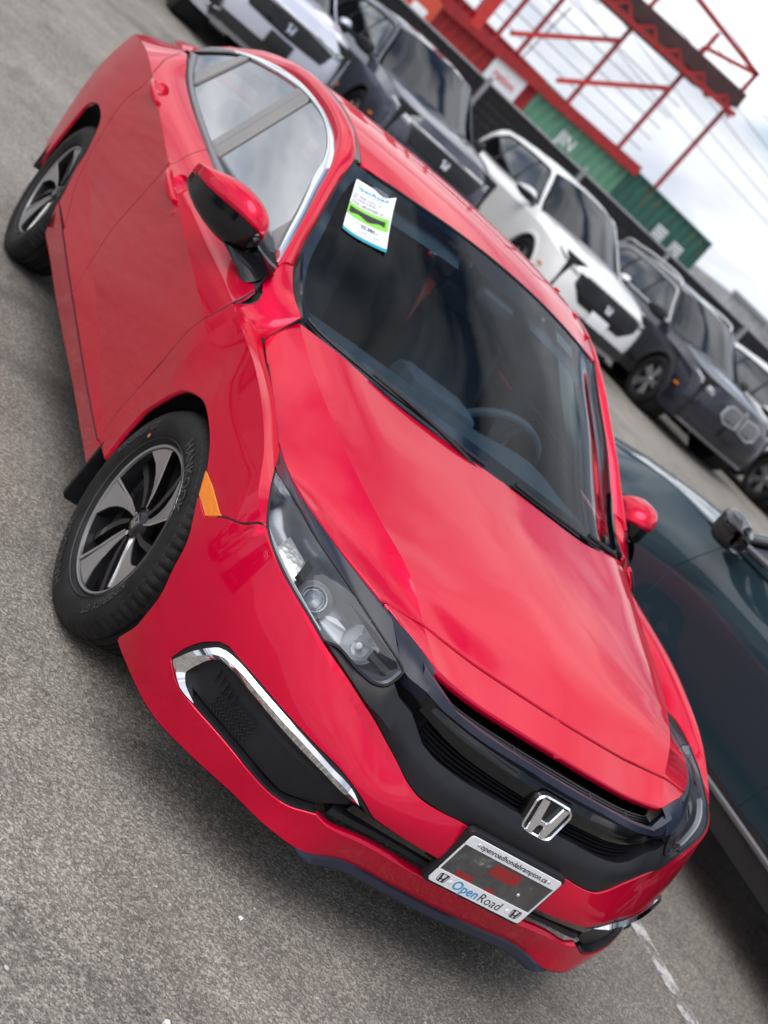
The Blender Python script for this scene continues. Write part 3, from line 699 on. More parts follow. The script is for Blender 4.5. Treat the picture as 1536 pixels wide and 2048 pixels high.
rdoors = panel('rear_door', SIDE, [dR, pR], M['red'], CAR, 'both', ref=REF_S)
rar = su('rarch')
q = chain(cutC[:1], cutC, [(7.05, 5.80), (7.4, 5.95)], iso((7.4, 5.95), (9.9, 5.95), 20), iso((9.9, 5.95), (9.9, .1), 14), iso((9.9, .1), (8.15, .35), 8), rev(rar)[2:-3], [(6.02, 1.06)])
panel('quarter_panel', SIDE, [q], M['red'], CAR, 'both', ref=REF_S)
panel('sill', SIDE, [chain(iso((.30, .0), (.30, 1.0), 4), iso((.30, 1.0), (5.98, 1.0), 60), iso((5.98, 1.0), (5.95, .0), 4), iso((5.95, .0), (.30, .0), 60))], M['red'], CAR, 'both', ref=REF_S, gap=.0008)
def bowl_mesh(L, c, ru, rv, dep, doors):
    rows = []
    for k in range(6):
        a = 1-k/5.; lp = [(c[0]+ru*a*math.cos(t), c[1]+rv*a*math.sin(t)) for t in np.linspace(0, 2*math.pi, 28, endpoint=False)]
        lp = np.array(lp); P = L.ev(lp[:, 0], lp[:, 1]); d = dep*math.cos(a*math.pi/2)**.7
        P[:, 1] -= d+.001; P[:, 1] *= -1; rows.append(P)
    b = MB().grid(rows, closed=True); o = b.obj('handle_recess', M['red'], doors[0]); mirror_copy(o, doors[1])
bowl_mesh(SIDE, (2.93, 4.30), .19, .42, .032, fdoors); bowl_mesh(SIDE, (5.33, 4.42), .30, .42, .032, rdoors)
def handle(x0, x1, zz, doors, Y=.893):
    """curved pull bar standing off the door skin"""
    n = 15; rows = []
    for k in range(n):
        t = k/(n-1); x = x0+(x1-x0)*t; z = zz[0]+(zz[1]-zz[0])*t
        o = .034*math.sin(math.pi*min(1, max(0, t*.9+.05)))**.45; hh = .0165*(1-.45*abs(2*t-1)**2.2); th = .011
        ring = []
        for j in range(14):
            a = 2*math.pi*j/14; ca, sa = math.cos(a), math.sin(a)
            ring.append((x, -(Y-.012+o+th*math.copysign(abs(ca)**.7, ca)), z+hh*math.copysign(abs(sa)**.7, sa)))
        rows.append(ring)
    b = MB().grid(rows, closed=True); m = len(b.v); b.add([], [])
    b.f += [tuple(range(14))[::-1], tuple(m-14+j for j in range(14))]; b.m += [0, 0]
    o = b.obj('door_handle', M['red'], doors[0], sharp=50); mirror_copy(o, doors[1])
handle(-1.150, -1.405, (.838, .868), fdoors); handle(-2.02, -2.275, (.946, .974), rdoors, .892)
for d, s in zip(fdoors, (-1, 1)):    # key lock cover
    b = MB().lathe([(.0, .004), (.010, .004), (.013, .0)], 20, Matrix.Translation((-1.115, s*.888, .818)) @ Matrix.Rotation(-s*math.pi/2, 4, 'X'))
    b.obj('lock_cover', M['red'], d)
# --- roof, pillars, side glass
panel('roof', ROOF, [chain(iso((0.0, 0), (0.0, 2.98), 20), iso((0.0, 2.98), (5.0, 2.98), 60), iso((5.0, 2.98), (5.0, 0), 20))], M['red'], CAR, 0, ref=(-1.5, 0, .5), gap=.001)
panel('rear_window', ROOF, [chain(iso((5.02, 0), (5.02, 2.9), 16), iso((5.02, 2.9), (7.0, 2.8), 16), iso((7.0, 2.8), (7.0, 0), 16))], M['side'], CAR, 0, ref=(-1.5, 0, .5), skirt=False, gap=0)
panel('trunk_lid', ROOF, [chain(iso((7.02, 0), (7.02, 2.9), 16), iso((7.02, 2.9), (8, 2.9), 16), iso((8, 2.9), (8, 0), 16))], M['red'], CAR, 0, ref=(-1.5, 0, .5))
# outer rail from the pillar foot over the doors to the rear pillar
ro = [(-.478, .777, .971), (-.603, .742, 1.048), (-.704, .716, 1.109), (-.828, .687, 1.175), (-.949, .657, 1.243), (-1.061, .639, 1.285), (-1.159, .629, 1.307), (-1.336, .619, 1.330), (-1.568, .614, 1.343), (-1.797, .613, 1.343), (-1.974, .618, 1.331), (-2.192, .628, 1.305), (-2.381, .640, 1.274), (-2.568, .659, 1.227), (-2.72, .680, 1.178), (-2.80, .709, 1.110), (-3.05, .705, 1.083), (-3.35, .664, 1.058)]
ri = [(-.525, .714, .992), (-.640, .691, 1.062), (-.735, .666, 1.126), (-.835, .640, 1.185), (-.930, .613, 1.243), (-1.015, .584, 1.300), (-1.120, .578, 1.341), (-1.330, .574, 1.374), (-1.568, .571, 1.386), (-1.797, .569, 1.388), (-1.99, .566, 1.378), (-2.22, .560, 1.354), (-2.44, .553, 1.323), (-2.66, .548, 1.270), (-2.85, .545, 1.218), (-3.0, .545, 1.172), (-3.2, .55, 1.115), (-3.4, .57, 1.072)]
RAIL = Loft([[o, tuple(np.array(o)*.62+np.array(i)*.38+np.array((.004, .010, .012))), tuple(np.array(o)*.2+np.array(i)*.8+np.array((.001, .004, .010))), i] for o, i in zip(ro, ri)])
panel('pillar_and_rail', RAIL, [chain(iso((0.02, .02), (0.02, 3), 8), iso((0.02, 3), (16.9, 3), 160), iso((16.9, 3), (16.9, .02), 8), iso((16.9, .02), (0.02, .02), 160))], M['red'], CAR, 'both', ref=(-1.5, 0, .6), gap=.0006, bstep=.03)
ditch = []
tt = np.linspace(0, 1, 50)
inn_ = spl(ri[5:14], 6); 
rof = np.array([ROOF.ev(k, 3.0)[0] for k in np.linspace(0.02, 5.0, 49)])
inn_ = np.array([[np.interp(-x, -inn_[:, 0], inn_[:, c]) for c in range(3)] for x in rof[:, 0]])
b = MB(); S_ = np.array([1, -1, 1.])
b.grid([inn_*S_+np.array([0, 0, .0]), (inn_*.65+rof*.35)*S_-np.array([0, 0, .006]), (inn_*.3+rof*.7)*S_-np.array([0, 0, .006]), rof*S_])
o = b.obj('roof_moulding', M['satin'], CAR); mirror_copy(o)
# side window panes and frames
chO, chI, bLo, bHi = su('d_chrome_o'), su('d_chrome_i'), su('d_belt_lo'), su('d_belt_hi')
def dl(u, v, off=0): 
    P = DLO.ev(u, v); P[:, 1] += off; return P
for s in (-1, 1):
    pass
def dpoly(name, lp, m, off, parent, **k):
    d = panel_data(DLO, [lp], off=off, ref=(-1.2, 0, .9), **k)
    return [place(name, d, m, parent, -1), place(name, d, m, parent, 1)] if not isinstance(parent, (list, tuple)) else [place(name, d, m, parent[0], -1), place(name, d, m, parent[1], 1)]
bp, cp = D['d_bp'], D['d_cp']
def upto(curve, u0, u1): return [p for p in curve if min(u0, u1) <= p[0] <= max(u0, u1)]
chI_s = chI[np.argsort(chI[:, 0])]; bHi_s = bHi[np.argsort(bHi[:, 0])]
fw = chain([p for p in bHi_s if .72 <= p[0] < bp[3][0]], [bp[3], bp[2]], rev([p for p in chI_s if 1.05 <= p[0] < bp[2][0]]))
rw = chain([bp[0]], [p for p in bHi_s if bp[0][0] < p[0] < cp[0][0]], [cp[0], cp[1]], rev([p for p in chI_s if bp[1][0] < p[0] < cp[1][0]]), [bp[1]])
qw = chain([cp[3]], [p for p in bHi_s if cp[3][0] < p[0]], rev([p for p in chI_s if cp[2][0] < p[0] < 9.6]), [cp[2]])
dpoly('side_window', fw, M['side'], -.004, fdoors, skirt=False, gap=0)[1].data.materials[0] = M['sideclear']
dpoly('side_window', rw, M['side'], -.004, rdoors, skirt=False, gap=0)[1].data.materials[0] = M['sideclear']
dpoly('side_window', qw, M['side'], -.004, CAR, skirt=False, gap=0)
m_ = lambda a, b, t: (a[0]+(b[0]-a[0])*t, a[1]+(b[1]-a[1])*t)
dpoly('pillar_cover', [bp[0], bp[1], m_(bp[1], bp[2], .42), m_(bp[0], bp[3], .42)], M['bpillar'], .004, rdoors, gap=.001)
dpoly('pillar_cover', [m_(bp[0], bp[3], .42), m_(bp[1], bp[2], .42), m_(bp[1], bp[2], .93), m_(bp[0], bp[3], .93)], M['bpillar'], .004, fdoors, gap=.001)
dpoly('pillar_cover', [cp[0], cp[1], cp[2], cp[3]], M['bpillar'], .004, rdoors, gap=.001)
dpoly('corner_cover', [D['d_tri'][0], D['d_tri'][1], D['d_tri'][2]], M['bpillar'], .003, fdoors, gap=.001)
def mould(name, A, B, m, lift, parents, k=90):
    a = np.array([A[int(round(i))] for i in np.linspace(0, len(A)-1, k)]); b2 = np.array([B[int(round(i))] for i in np.linspace(0, len(B)-1, k)])
    rows = [dl(a[:, 0], a[:, 1], -.004), dl(a[:, 0], a[:, 1], lift*.7), dl(a[:, 0]*.5+b2[:, 0]*.5, a[:, 1]*.5+b2[:, 1]*.5, lift), dl(b2[:, 0], b2[:, 1], lift*.7), dl(b2[:, 0], b2[:, 1], -.006)]
    g = MB().grid([r*S_ for r in rows]); o = g.obj(name, m, parents, sharp=60); mirror_copy(o); return o
arc = lambda P, n: np.array([[np.interp(t, np.r_[0, np.cumsum(np.linalg.norm(np.diff(P, axis=0), axis=1))]/np.linalg.norm(np.diff(P, axis=0), axis=1).sum(), P[:, c]) for c in (0, 1)] for t in np.linspace(0, 1, n)])
mould('window_chrome', arc(chO[18:], 100), arc(chI[18:], 100), M['chrome'], .008, CAR)
mould('window_moulding', arc(chO[:19], 40), arc(chI[:19], 40), M['satin'], .007, CAR)
mould('belt_moulding', arc(bLo, 100), arc(bHi, 100), M['satin'], .010, CAR)
# --- windshield
panel('windshield', GLASS, [chain(iso((0, 0), (3.97, 0), 30), iso((3.97, 0), (3.97, 3.97), 40), iso((3.97, 3.97), (0, 3.985), 30))], M['ws'], CAR, 0, ref=(-1.2, 0, .5), skirt=False, gap=0)
fr_out = chain(iso((0, 0), (3.97, 0), 30), iso((3.97, 0), (3.97, 3.97), 40), iso((3.97, 3.97), (0, 3.985), 30), iso((0, 3.985), (0, 3.1), 3), spl([(0, 3.1), (.25, 3.12), (.55, 3.22), (.75, 3.5), (1.0, 3.66), (2.0, 3.70), (3.0, 3.66), (3.45, 3.5), (3.58, 3.1), (3.60, 2.0), (3.55, 1.2), (3.30, .62), (2.9, .42), (2.0, .40), (1.0, .42), (0, .42)], 6), iso((0, .42), (0, 0), 4))
panel('windshield_band', GLASS, [fr_out], M['frit'], CAR, 0, ref=(-1.2, 0, .5), skirt=False, gap=0, off=-.003)
ws_edge = np.array([GLASS.ev(3.985, v)[0] for v in np.linspace(0, 3.97, 40)]+[GLASS.ev(u, 3.99)[0] for u in np.linspace(3.9, 0, 30)])
b = MB(); wl = np.vstack([ws_edge*S_, (ws_edge*np.array([1, 1, 1]))[::-1][1:]]); b.tube([tuple(p) for p in wl], .005, 6); b.obj('windshield_seal', M['dark'], CAR)
cowl = [GLASS.ev(u, .02)[0] for u in np.linspace(0, 4, 40)]; hoodr = [HOOD.ev(0.0, v)[0] for v in np.linspace(0, 4.2, 40)]
cw = np.array(cowl); hr = np.array(hoodr); hr[:, 2] -= .030; hr[:, 0] += .03
full = lambda A: np.vstack([(A*S_)[::-1], A[1:]])
b = MB().grid([full(cw+np.array([0, 0, .012])), full(cw*.5+hr*.5-np.array([0, 0, .02])), full(hr)]); b.obj('cowl_panel', M['matte'], CAR)
cor = np.array([(-.30, .690, .935), (-.40, .706, .957), (-.54, .712, 1.003), (-.545, .704, 1.003), (-.42, .695, .953), (-.33, .672, .925)])
_k = np.linspace(0, 1, 24)
_o = FENDER.ev(7.0+1.9*_k, np.full(24, 6.99))+np.array([0, -.002, -.004]); _i = GLASS.ev(np.full(24, 3.45)+.45*_k**2, .06+1.15*_k); _i[:, 2] += .010
_m = (_o+_i)/2+np.array([0, 0, .006])
o = MB().grid([_o*S_, _m*S_, _i*S_, (_i-np.array([0, 0, .012]))*S_]).obj('cowl_corner', M['gloss'], CAR); mirror_copy(o)
def wiper(P0, pts, name='wiper'):
    w = empty(name); w.parent = CAR; 
    b = MB(); b.tube(spl(pts, 6), .0075, 6); b.obj('wiper_arm', M['dark'], w)
    return w
def gpt(u, v, off=.012, s=1):
    P = GLASS.ev(abs(u), v)[0].copy(); n = GLASS.nrm(abs(u), v)[0]; n = n*np.sign(n[2]); P = P+n*off
    if u*s < 0: P[1] *= -1
    return tuple(P)
wa = wiper(None, [gpt(3.05, .02, .004), gpt(2.8, .10, .018), gpt(2.2, .20, .020), gpt(1.7, .26, .016)])
b = MB(); b.tube([gpt(u, .18+.07*abs(u-3)/3, .010) for u in np.linspace(3.1, .2, 20)], .006, 6); b.obj('wiper_blade', M['matte'], wa)
wb = wiper(None, [gpt(-.2, .03, .004), gpt(-.6, .10, .018), gpt(-1.2, .20, .020), gpt(-1.9, .26, .016)])
b = MB(); b.tube([gpt(u, .20+.05*abs(u)/3, .010) for u in np.linspace(-.3, -3.1, 20)], .006, 6); b.obj('wiper_blade', M['matte'], wb)
# --- front bumper
def vl(key, u, lim=None):
    P = np.array(D[key]) if isinstance(key, str) else np.array(key); P = P[np.argsort(P[:, 0])]
    return np.interp(u, P[:, 0], P[:, 1])
vtop0 = D['bump_top'][-1][1]; vit = D['intake_top'][0][1]; vil = D['intake_low'][-1][1]
bump_loop = chain(iso((0, .0), (3.3, 0), 30), iso((3.3, 0), (8.35, 0), 60), su('bump_arch')[1:], su('bump_seam', 4)[:9], [D['bump_seam'][2], D['bump_seam'][3]], su('bump_lamp'), su('bump_top'), iso(D['bump_top'][-1], (0, vtop0), 8), [(0, vtop0), (0, vit)],
                  iso((0, vit), D['intake_top'][0], 8), su('intake_top'), su('fog_top'), su('fog_cap'), su('fog_out'), su('fog_low'), su('intake_low'), iso(D['intake_low'][-1], (0, vil), 8), [(0, vil)])
panel('front_bumper', FRONT, [bump_loop], M['red'], CAR, 0, ref=(0, 0, .45), depth=.022, step=.024)
def fl(u, v, off):
    u = np.asarray(u, float); v = np.asarray(v, float)*np.ones_like(u)
    P = FRONT.ev(u, v); n = FRONT.nrm(u, v); n = n*np.sign((n*(P-np.array([0, 0, .45]))).sum(1))[:, None]
    return P+n*(off if np.isscalar(off) else np.asarray(off)[:, None])
def fstrip(name, u, rows, m, both=True, sharp=35, parent=None):
    """rows: (row function or list, offset); one mesh running over both halves of the nose"""
    g = []
    for v, off in rows:
        P = fl(u, v(u) if callable(v) else v, off); g.append(np.vstack([(P*S_)[::-1], P[1:]]) if both else P*S_)
    return MB().grid(g).obj(name, m, parent or CAR, sharp=sharp)
U = np.linspace(0, 3.45, 60)
# black intake and fog recess behind the openings
fog_in = chain(su('fog_top'), su('fog_cap'), su('fog_out'), su('fog_low'), su('intake_low'), iso(D['intake_low'][-1], (0, vil), 8), iso((0, vil), (0, vit), 4), iso((0, vit), D['intake_top'][0], 8), su('intake_top'))
panel('intake_back', FRONT, [fog_in], M['dark'], CAR, 0, ref=(0, 0, .45), off=-.055, skirt=False, gap=0)
_lp = np.vstack([D['fog_top'], D['fog_cap'][1:], D['fog_out'][1:], D['fog_low'][1:]]); _c = np.array([5.0, 1.55]); fog_pl = chain(_lp+(_c-_lp)*np.array([.07, .13]))
for o in panel('fog_cover', FRONT, [fog_pl], M['matte'], CAR, 'both', ref=(0, 0, .45), off=-.022, depth=.03):
    pass
# moulding lip round the fog opening
lipo = np.vstack([su('fog_top'), su('fog_cap')[1:], su('fog_out')[1:], su('fog_low')[1:]])
def loop_rows(name, P, ins, m):
    c = np.array([5.0, 1.55]); rows = []
    for s, off in ins:
        q = P+(c-P)*np.array([s*.5, s]); rows.append(fl(q[:, 0], q[:, 1], off)*S_)
    o = MB().grid(rows).obj(name, m, CAR, sharp=40); mirror_copy(o); return o
loop_rows('fog_surround', lipo, [(0.0, -.020), (0.0, -.003), (.10, -.004), (.13, -.035)], M['matte'])
# chrome hook over the fog recess
def arc2(P, n):
    P = np.asarray(P); d = np.r_[0, np.cumsum(np.linalg.norm(np.diff(fl(P[:, 0], P[:, 1], 0), axis=0), axis=1))]
    return np.array([[np.interp(t*d[-1], d, P[:, c]) for c in (0, 1)] for t in np.linspace(0, 1, n)])
co = arc2(np.vstack([su('chrome_out'), su('chrome_tail_o')[1:]]), 90); ci = arc2(np.vstack([su('chrome_in'), su('chrome_tail_i')[1:]]), 90)
tw = np.minimum(1, np.minimum(np.arange(90)/6., (89-np.arange(90))/6.))
rows = [fl(co[:, 0], co[:, 1], -.02), fl(co[:, 0], co[:, 1], .006*tw-.002), fl(co[:, 0]*.62+ci[:, 0]*.38, co[:, 1]*.62+ci[:, 1]*.38, .014*tw-.002), fl(ci[:, 0], ci[:, 1], .004*tw-.004), fl(ci[:, 0], ci[:, 1], -.03)]
o = MB().grid([r*S_ for r in rows]).obj('fog_chrome', M['chrome'], CAR, sharp=25); mirror_copy(o)
for k in range(5):     # small ribs in the dummy vent
    a = fl([6.62-.13*k], [1.80-.02*k], -.012)[0]; b2 = fl([6.60-.13*k], [1.55], -.016)[0]
    o = MB().tube([a*S_, b2*S_], .0022, 5).obj('vent_rib', M['dark'], CAR); mirror_copy(o)
for k in range(11):     # moulded mesh at the outer end of the cover
    u_ = 6.35-.085*k; pts = [fl([u_+(.03 if j % 2 else -.03)], [1.16+.075*j], -.0195)[0]*S_ for j in range(8)]
    o = MB().tube(pts, .0022, 4).obj('mesh_rib', M['dark'], CAR); mirror_copy(o)
o = fl(np.linspace(4.0, 5.6, 20), 1.86, -.0205); o = MB().grid([o*S_, fl(np.linspace(3.9, 5.5, 20), 1.74, -.0205)*S_]).obj('cover_slot', M['dark'], CAR); mirror_copy(o)
# ledges in the centre intake
fstrip('intake_ledge', np.linspace(0, 3.0, 40), [(vit-.02, -.006), (vit-.28, -.012), (vit-.42, -.045)], M['gloss'])
fstrip('intake_ledge', np.linspace(0, 3.2, 40), [(1.42, -.05), (1.36, -.020), (1.22, -.016), (1.12, -.05)], M['matte'])
# black splitter below the lip
us = np.linspace(0, 3.25, 50); P0 = fl(us, 0.03, -.004); dz = np.array([0, 0, 1.])
tap = np.clip((3.25-us)/.6, 0.1, 1)[:, None]
rows = [P0+dz*.004, P0+np.array([.010, 0, -.004])*tap, P0+np.array([.014, 0, -.020])*tap, P0+np.array([-.004, 0, -.036])*tap, P0+np.array([-.12, 0, -.040])]
MB().grid([np.vstack([(r*S_)[::-1], r[1:]]) for r in rows]).obj('splitter', M['navy'], CAR)
MB().grid([np.vstack([(r*S_)[::-1], r[1:]]) for r in [fl(np.linspace(0, 7.6, 60), 0.0, -.001), fl(np.linspace(0, 7.6, 60), 0.0, -.001)+np.array([-.06, 0, .03])]]).obj('undertray', M['dark'], CAR)
# grille: cavity, slats, bar, gloss panel, matte surround
cav = chain(iso((0, 6), (3.5, 6), 20), iso((3.5, 6), (3.3, 4.6), 6), iso((3.3, 4.6), (2.7, 3.85), 6), iso((2.7, 3.85), (0, 3.85), 20))
panel('grille_back', FRONT, [cav], M['dark'], CAR, 0, ref=(0, 0, .45), off=-.075, skirt=False, gap=0)
for k, v in enumerate((4.02, 4.10, 4.18, 4.26)):
    fstrip('grille_slat', np.linspace(0, 2.75, 40), [(v, -.05), (v, -.028), (v+.03, -.026), (v+.03, -.05)], M['matte'])
for k, v in enumerate((5.47, 5.58, 5.69, 5.80)):
    fstrip('grille_slat', np.linspace(0, 2.8, 40), [(v, -.06), (v, -.030), (v+.035, -.028), (v+.035, -.06)], M['matte'])
for uu in (.9, 1.9):
    for s in (-1, 1):
        a = [fl([uu+e], [v], of)[0]*np.array([1, s, 1]) for e, v, of in ((-.02, 5.42, -.03), (.02, 5.42, -.03), (.02, 5.85, -.028), (-.02, 5.85, -.028))]
        b = MB().add(a, [(0, 1, 2, 3)]); b.obj('grille_rib', M['matte'], CAR)
fbt = lambda u: np.where(u < 2.55, 5.22+.06*np.cos(u), 5.25+(u-2.55)*.75)
fbl = lambda u: vl('bar_low', u)
fgl = lambda u: vl('gloss_low', u)
fstrip('grille_bar', np.linspace(0, 3.42, 60), [(fbt, -.03), (lambda u: fbt(u)+.02, -.002), (lambda u: fbt(u)*.6+fbl(u)*.4, .006), (fbl, .0), (lambda u: fbl(u)-.03, -.012), (lambda u: fbl(u)-.04, -.03)], M['navy'], sharp=25)
fstrip('grille_panel', np.linspace(0, 3.1, 60), [(lambda u: fbl(u)-.02, -.022), (lambda u: fbl(u)*.5+fgl(u)*.5, -.018), (lambda u: fgl(u)+.04, -.022), (fgl, -.030), (fgl, -.06)], M['gloss'])
fmi = lambda u: np.where(u < 2.6, vl('matte_in', u), 4.0+(u-2.6)*.45)
fmb = lambda u: vl('matte_bev', u)
fmo = lambda u: np.minimum(vl('bump_top', u), 3.36)
um = np.concatenate([np.linspace(0, 3.2, 46), np.linspace(3.26, 5.36, 26)])
fmi2 = lambda u: np.where(u < 3.2, fmi(u), np.minimum(vl([(3.2, 4.27), (3.6, 4.25), (3.87, 4.4), (4.0, 4.04), (4.136, 3.90), (4.513, 3.777), (5.005, 3.718), (5.38, 3.33)], u), 4.4))
fmb2 = lambda u: np.minimum(np.maximum(fmb(u), fmo(u)+.05), fmi2(u)-.02)
fstrip('grille_surround', um, [(fmi2, -.05), (fmi2, -.006), (lambda u: fmi2(u)*.5+fmb2(u)*.5, .004), (fmb2, .006), (lambda u: fmb2(u)*.35+fmo(u)*.65, .000), (fmo, -.004), (fmo, -.03)], M['matte'], sharp=30)
# --- emblem
EM = Matrix.Translation((.922, 0, .563)) @ Matrix.Rotation(rad(90), 4, 'Z') @ Matrix.Rotation(rad(90-9), 4, 'X')
def rrect(wt, wb, h, r, n=6):
    """rounded trapezoid, counter-clockwise"""
    c = [(wb/2-r, -h/2+r, -90), (wt/2-r, h/2-r, 0), (-wt/2+r, h/2-r, 90), (-wb/2+r, -h/2+r, 180)]
    return [(x+r*math.cos(rad(a+90*k/n)), y+r*math.sin(rad(a+90*k/n))) for x, y, a in c for k in range(n+1)]
def hlogo(b, M4, s, h0, h1, mi=0, bev=0.0, ring=True):
    """wide H in a rounded frame, width s"""
    o = rrect(1.0*s, .86*s, .82*s, .19*s); i = rrect(.90*s, .77*s, .71*s, .15*s); n = len(o)
    if ring:
        prof = [(o, h0), (o, h1-bev), ([((a[0]+c[0])/2, (a[1]+c[1])/2) for a, c in zip(o, i)], h1), (i, h1-bev), (i, h0)]
        b.grid([[tuple(M4 @ Vector((x, y, h))) for x, y in p] for p, h in prof], mi, closed=True)
    L = [(-.36, .34), (-.19, .34), (-.13, .0), (-.08, -.055), (.0, -.065)]
    top = [(-.19, .34), (-.115, -.02), (-.07, -.06), (.07, -.06), (.115, -.02), (.19, .34), (.37, .34), (.26, -.36), (.10, -.36), (.085, -.20), (.05, -.16), (-.05, -.16), (-.085, -.20), (-.10, -.36), (-.26, -.36), (-.37, .34)]
    b.prism([(x*s, y*s) for x, y in top[::-1]], h0, h1, M4, mi, bev=bev)
em = empty('emblem'); em.parent = CAR
b = MB(); hlogo(b, EM, .119, .004, .016, bev=.004); b.obj('badge', M['chrome'], em, sharp=25)
b = MB(); b.prism(rrect(.133, .117, .114, .026), -.02, .004, EM, bev=.006); b.prism(rrect(.110, .095, .088, .018), .0, .006, EM); b.obj('badge_base', M['gloss'], em)
# --- dealer plate in its frame
PM = Matrix.Translation((.958, 0, .3835)) @ Matrix.Rotation(rad(90), 4, 'Z') @ Matrix.Rotation(rad(90+3.5), 4, 'X')
pl = empty('licence_plate'); pl.parent = CAR
b = MB(); b.prism(rrect(.325, .325, .172, .014), -.020, -.002, PM, bev=.003); b.obj('plate_holder', M['dark'], pl)
b = MB(); b.prism([(-.150, -.050), (.150, -.050), (.150, .056), (-.150, .056)], -.004, .0008, PM); 
M['film'] = mat('scuffed_smoked_film', (.10, .10, .10), .35, coat=.4)
_n = nz(M['film'], 9, 8, .75, dist=1.5); _r = rampn(M['film'], _n.outputs['Fac'], [(.45, (.055, .053, .052)), (.60, (.085, .083, .08)), (.68, (.34, .34, .35))]); M['film'].node_tree.links.new(_r.outputs[0], M['film'].node_tree.nodes['Principled BSDF'].inputs['Base Color'])
b.obj('plate_window', M['film'], pl)
b = MB()
for y0, y1 in ((.0475, .0755), (-.0755, -.0375)):
    r = .008; P = [(-.153, y0), (.153, y0), (.153, y1), (-.153, y1)]
    if y0 > 0: P = [(-.153, y0), (.153, y0)]+[(.153-r+r*math.cos(rad(a)), y1-r+r*math.sin(rad(a))) for a in (0, 30, 60, 90)]+[(-.153+r+r*math.cos(rad(a)), y1-r+r*math.sin(rad(a))) for a in (90, 120, 150, 180)]
    else: P = [(.153, y1), (-.153, y1)]+[(-.153+r+r*math.cos(rad(a)), y0+r+r*math.sin(rad(a))) for a in (180, 210, 240, 270)]+[(.153-r+r*math.cos(rad(a)), y0+r+r*math.sin(rad(a))) for a in (270, 300, 330, 360)]
    b.prism(P, .0, .0035, PM, bev=.0008)
for x0, x1 in ((-.153, -.1495), (.1495, .153)): b.prism([(x0, -.04), (x1, -.04), (x1, .05), (x0, .05)], .0, .003, PM)
b.obj('plate_frame', M['white'], pl)
def put_text(txt, size, M4, at_, m, parent, align='CENTER', bold=False, spacing=1.0, name='lettering', h=.0004):
    v, f = text_geo(txt, size, align, bold, spacing)
    return MB().add([tuple(M4 @ Vector((x+at_[0], y+at_[1], at_[2]+h))) for x, y, z in v], f).obj(name, m, parent, smooth=False)
put_text('openroadhondabrampton.ca', .0195, PM, (0, .0610, .0036), M['ink'], pl, bold=True)
put_text('Open', .036, PM, (-.0035, -.0575, .0036), M['blueink'], pl, align='RIGHT', bold=True)
put_text('Road', .036, PM, (-.0010, -.0575, .0036), M['ink'], pl, align='LEFT')
for x in (-.122, .122):
    b = MB(); hlogo(b, PM @ Matrix.Translation((x, -.0555, .0036)), .030, .0, .0006); b.obj('printed_badge', M['ink'], pl)
for x, y, r_ in ((-.119, .061, .0045), (.119, .061, .0045), (-.096, -.0575, .006), (.096, -.0575, .006)):
    MB().lathe([(0, .0018), (r_*.8, .0016), (r_, .0)], 14, PM @ Matrix.Translation((x, y, .0035))).obj('screw_cap', M['silver'] if y > 0 else M['white'], pl)
M['seen_red'] = mat('red_behind_film', (.30, .018, .02), .5)
b = MB()
for x0, x1, y0, y1 in ((-.035, .055, .005, .038), (-.105, -.05, -.036, -.020), (-.005, .03, -.040, -.028)):
    b.prism(rrect(x1-x0, x1-x0, y1-y0, .005), .0008, .0014, PM @ Matrix.Translation(((x0+x1)/2, (y0+y1)/2, 0)))
b.obj('window_patch', M['seen_red'], pl)
b = MB(); b.lathe([(0, .004), (.004, .003), (.005, .001)], 12, PM @ Matrix.Translation((.085, -.008, 0))); b.obj('screw', M['silver'], pl)
# --- headlamps and the trim above them
hlt, hlb, hll = su('hl_top'), su('hl_bot'), su('hl_low')
hl = chain(hlt, hlb, hll)
lamps = []
for s in (-1, 1):
    e = empty('headlamp'); e.parent = CAR; lamps.append(e)
d = panel_data(FRONT, [hl], ref=(0, 0, .45), skirt=False, gap=0)
for e, s in zip(lamps, (-1, 1)): place('lamp_lens', d, M['lens'], e, s)
hs = arc2(np.array(hl+[hl[0]]), 120); c0 = np.array([5.8, 4.2])
hrow = []
for sc, off in ((0, .001), (.05, -.004), (.10, -.03), (.22, -.062), (.55, -.075), (1.0, -.078)):
    qv = hs+(c0-hs)*sc; hrow.append(fl(qv[:, 0], qv[:, 1], off)*S_)
o = MB().grid(hrow).obj('lamp_housing', M['housing'], lamps[0], sharp=40); mirror_copy(o, lamps[1])
def fpt(u, v, off): return Vector(fl([u], [v], off)[0]*S_)
def fmat(u, v, off):
    p = fpt(u, v, off); n = (fpt(u, v, off+.02)-p).normalized(); n = (n+Vector((.5, -.2, .25))).normalized()
    return Matrix.Translation(p) @ n.to_track_quat('Z', 'Y').to_matrix().to_4x4()
b = MB(); Mx = fmat(5.9, 4.25, -.045); b.lathe([(.0, .014), (.012, .012), (.021, .006), (.025, .0)], 32, Mx); b.obj('projector_lens', M['lens'], lamps[0])
b2 = MB(); b2.lathe([(.026, -.005), (.028, .004), (.031, .005), (.036, .0), (.044, -.004)], 40, Mx); b2.lathe([(0, -.012), (.016, -.010), (.026, -.004)], 32, Mx); b2.obj('projector_ring', M['housing'], lamps[0])
b3 = MB(); Mx = fmat(4.75, 4.45, -.045); b3.lathe([(.006, -.035), (.022, -.024), (.036, -.006), (.044, .012)], 36, Mx); b3.obj('reflector_bowl', M['silver'], lamps[0])
b4 = MB(); b4.lathe([(0, .0), (.007, -.004), (.008, -.03)], 16, Mx); b4.obj('bulb', M['white'], lamps[0])
g = [[fl([u], [v], of)[0]*S_ for u in np.linspace(6.45, 7.25, 14)] for v, of in ((3.74, -.040), (3.95, -.030), (4.35, -.028), (4.70, -.040))]
MB().grid(g).obj('turn_reflector', M['refl'], lamps[0])
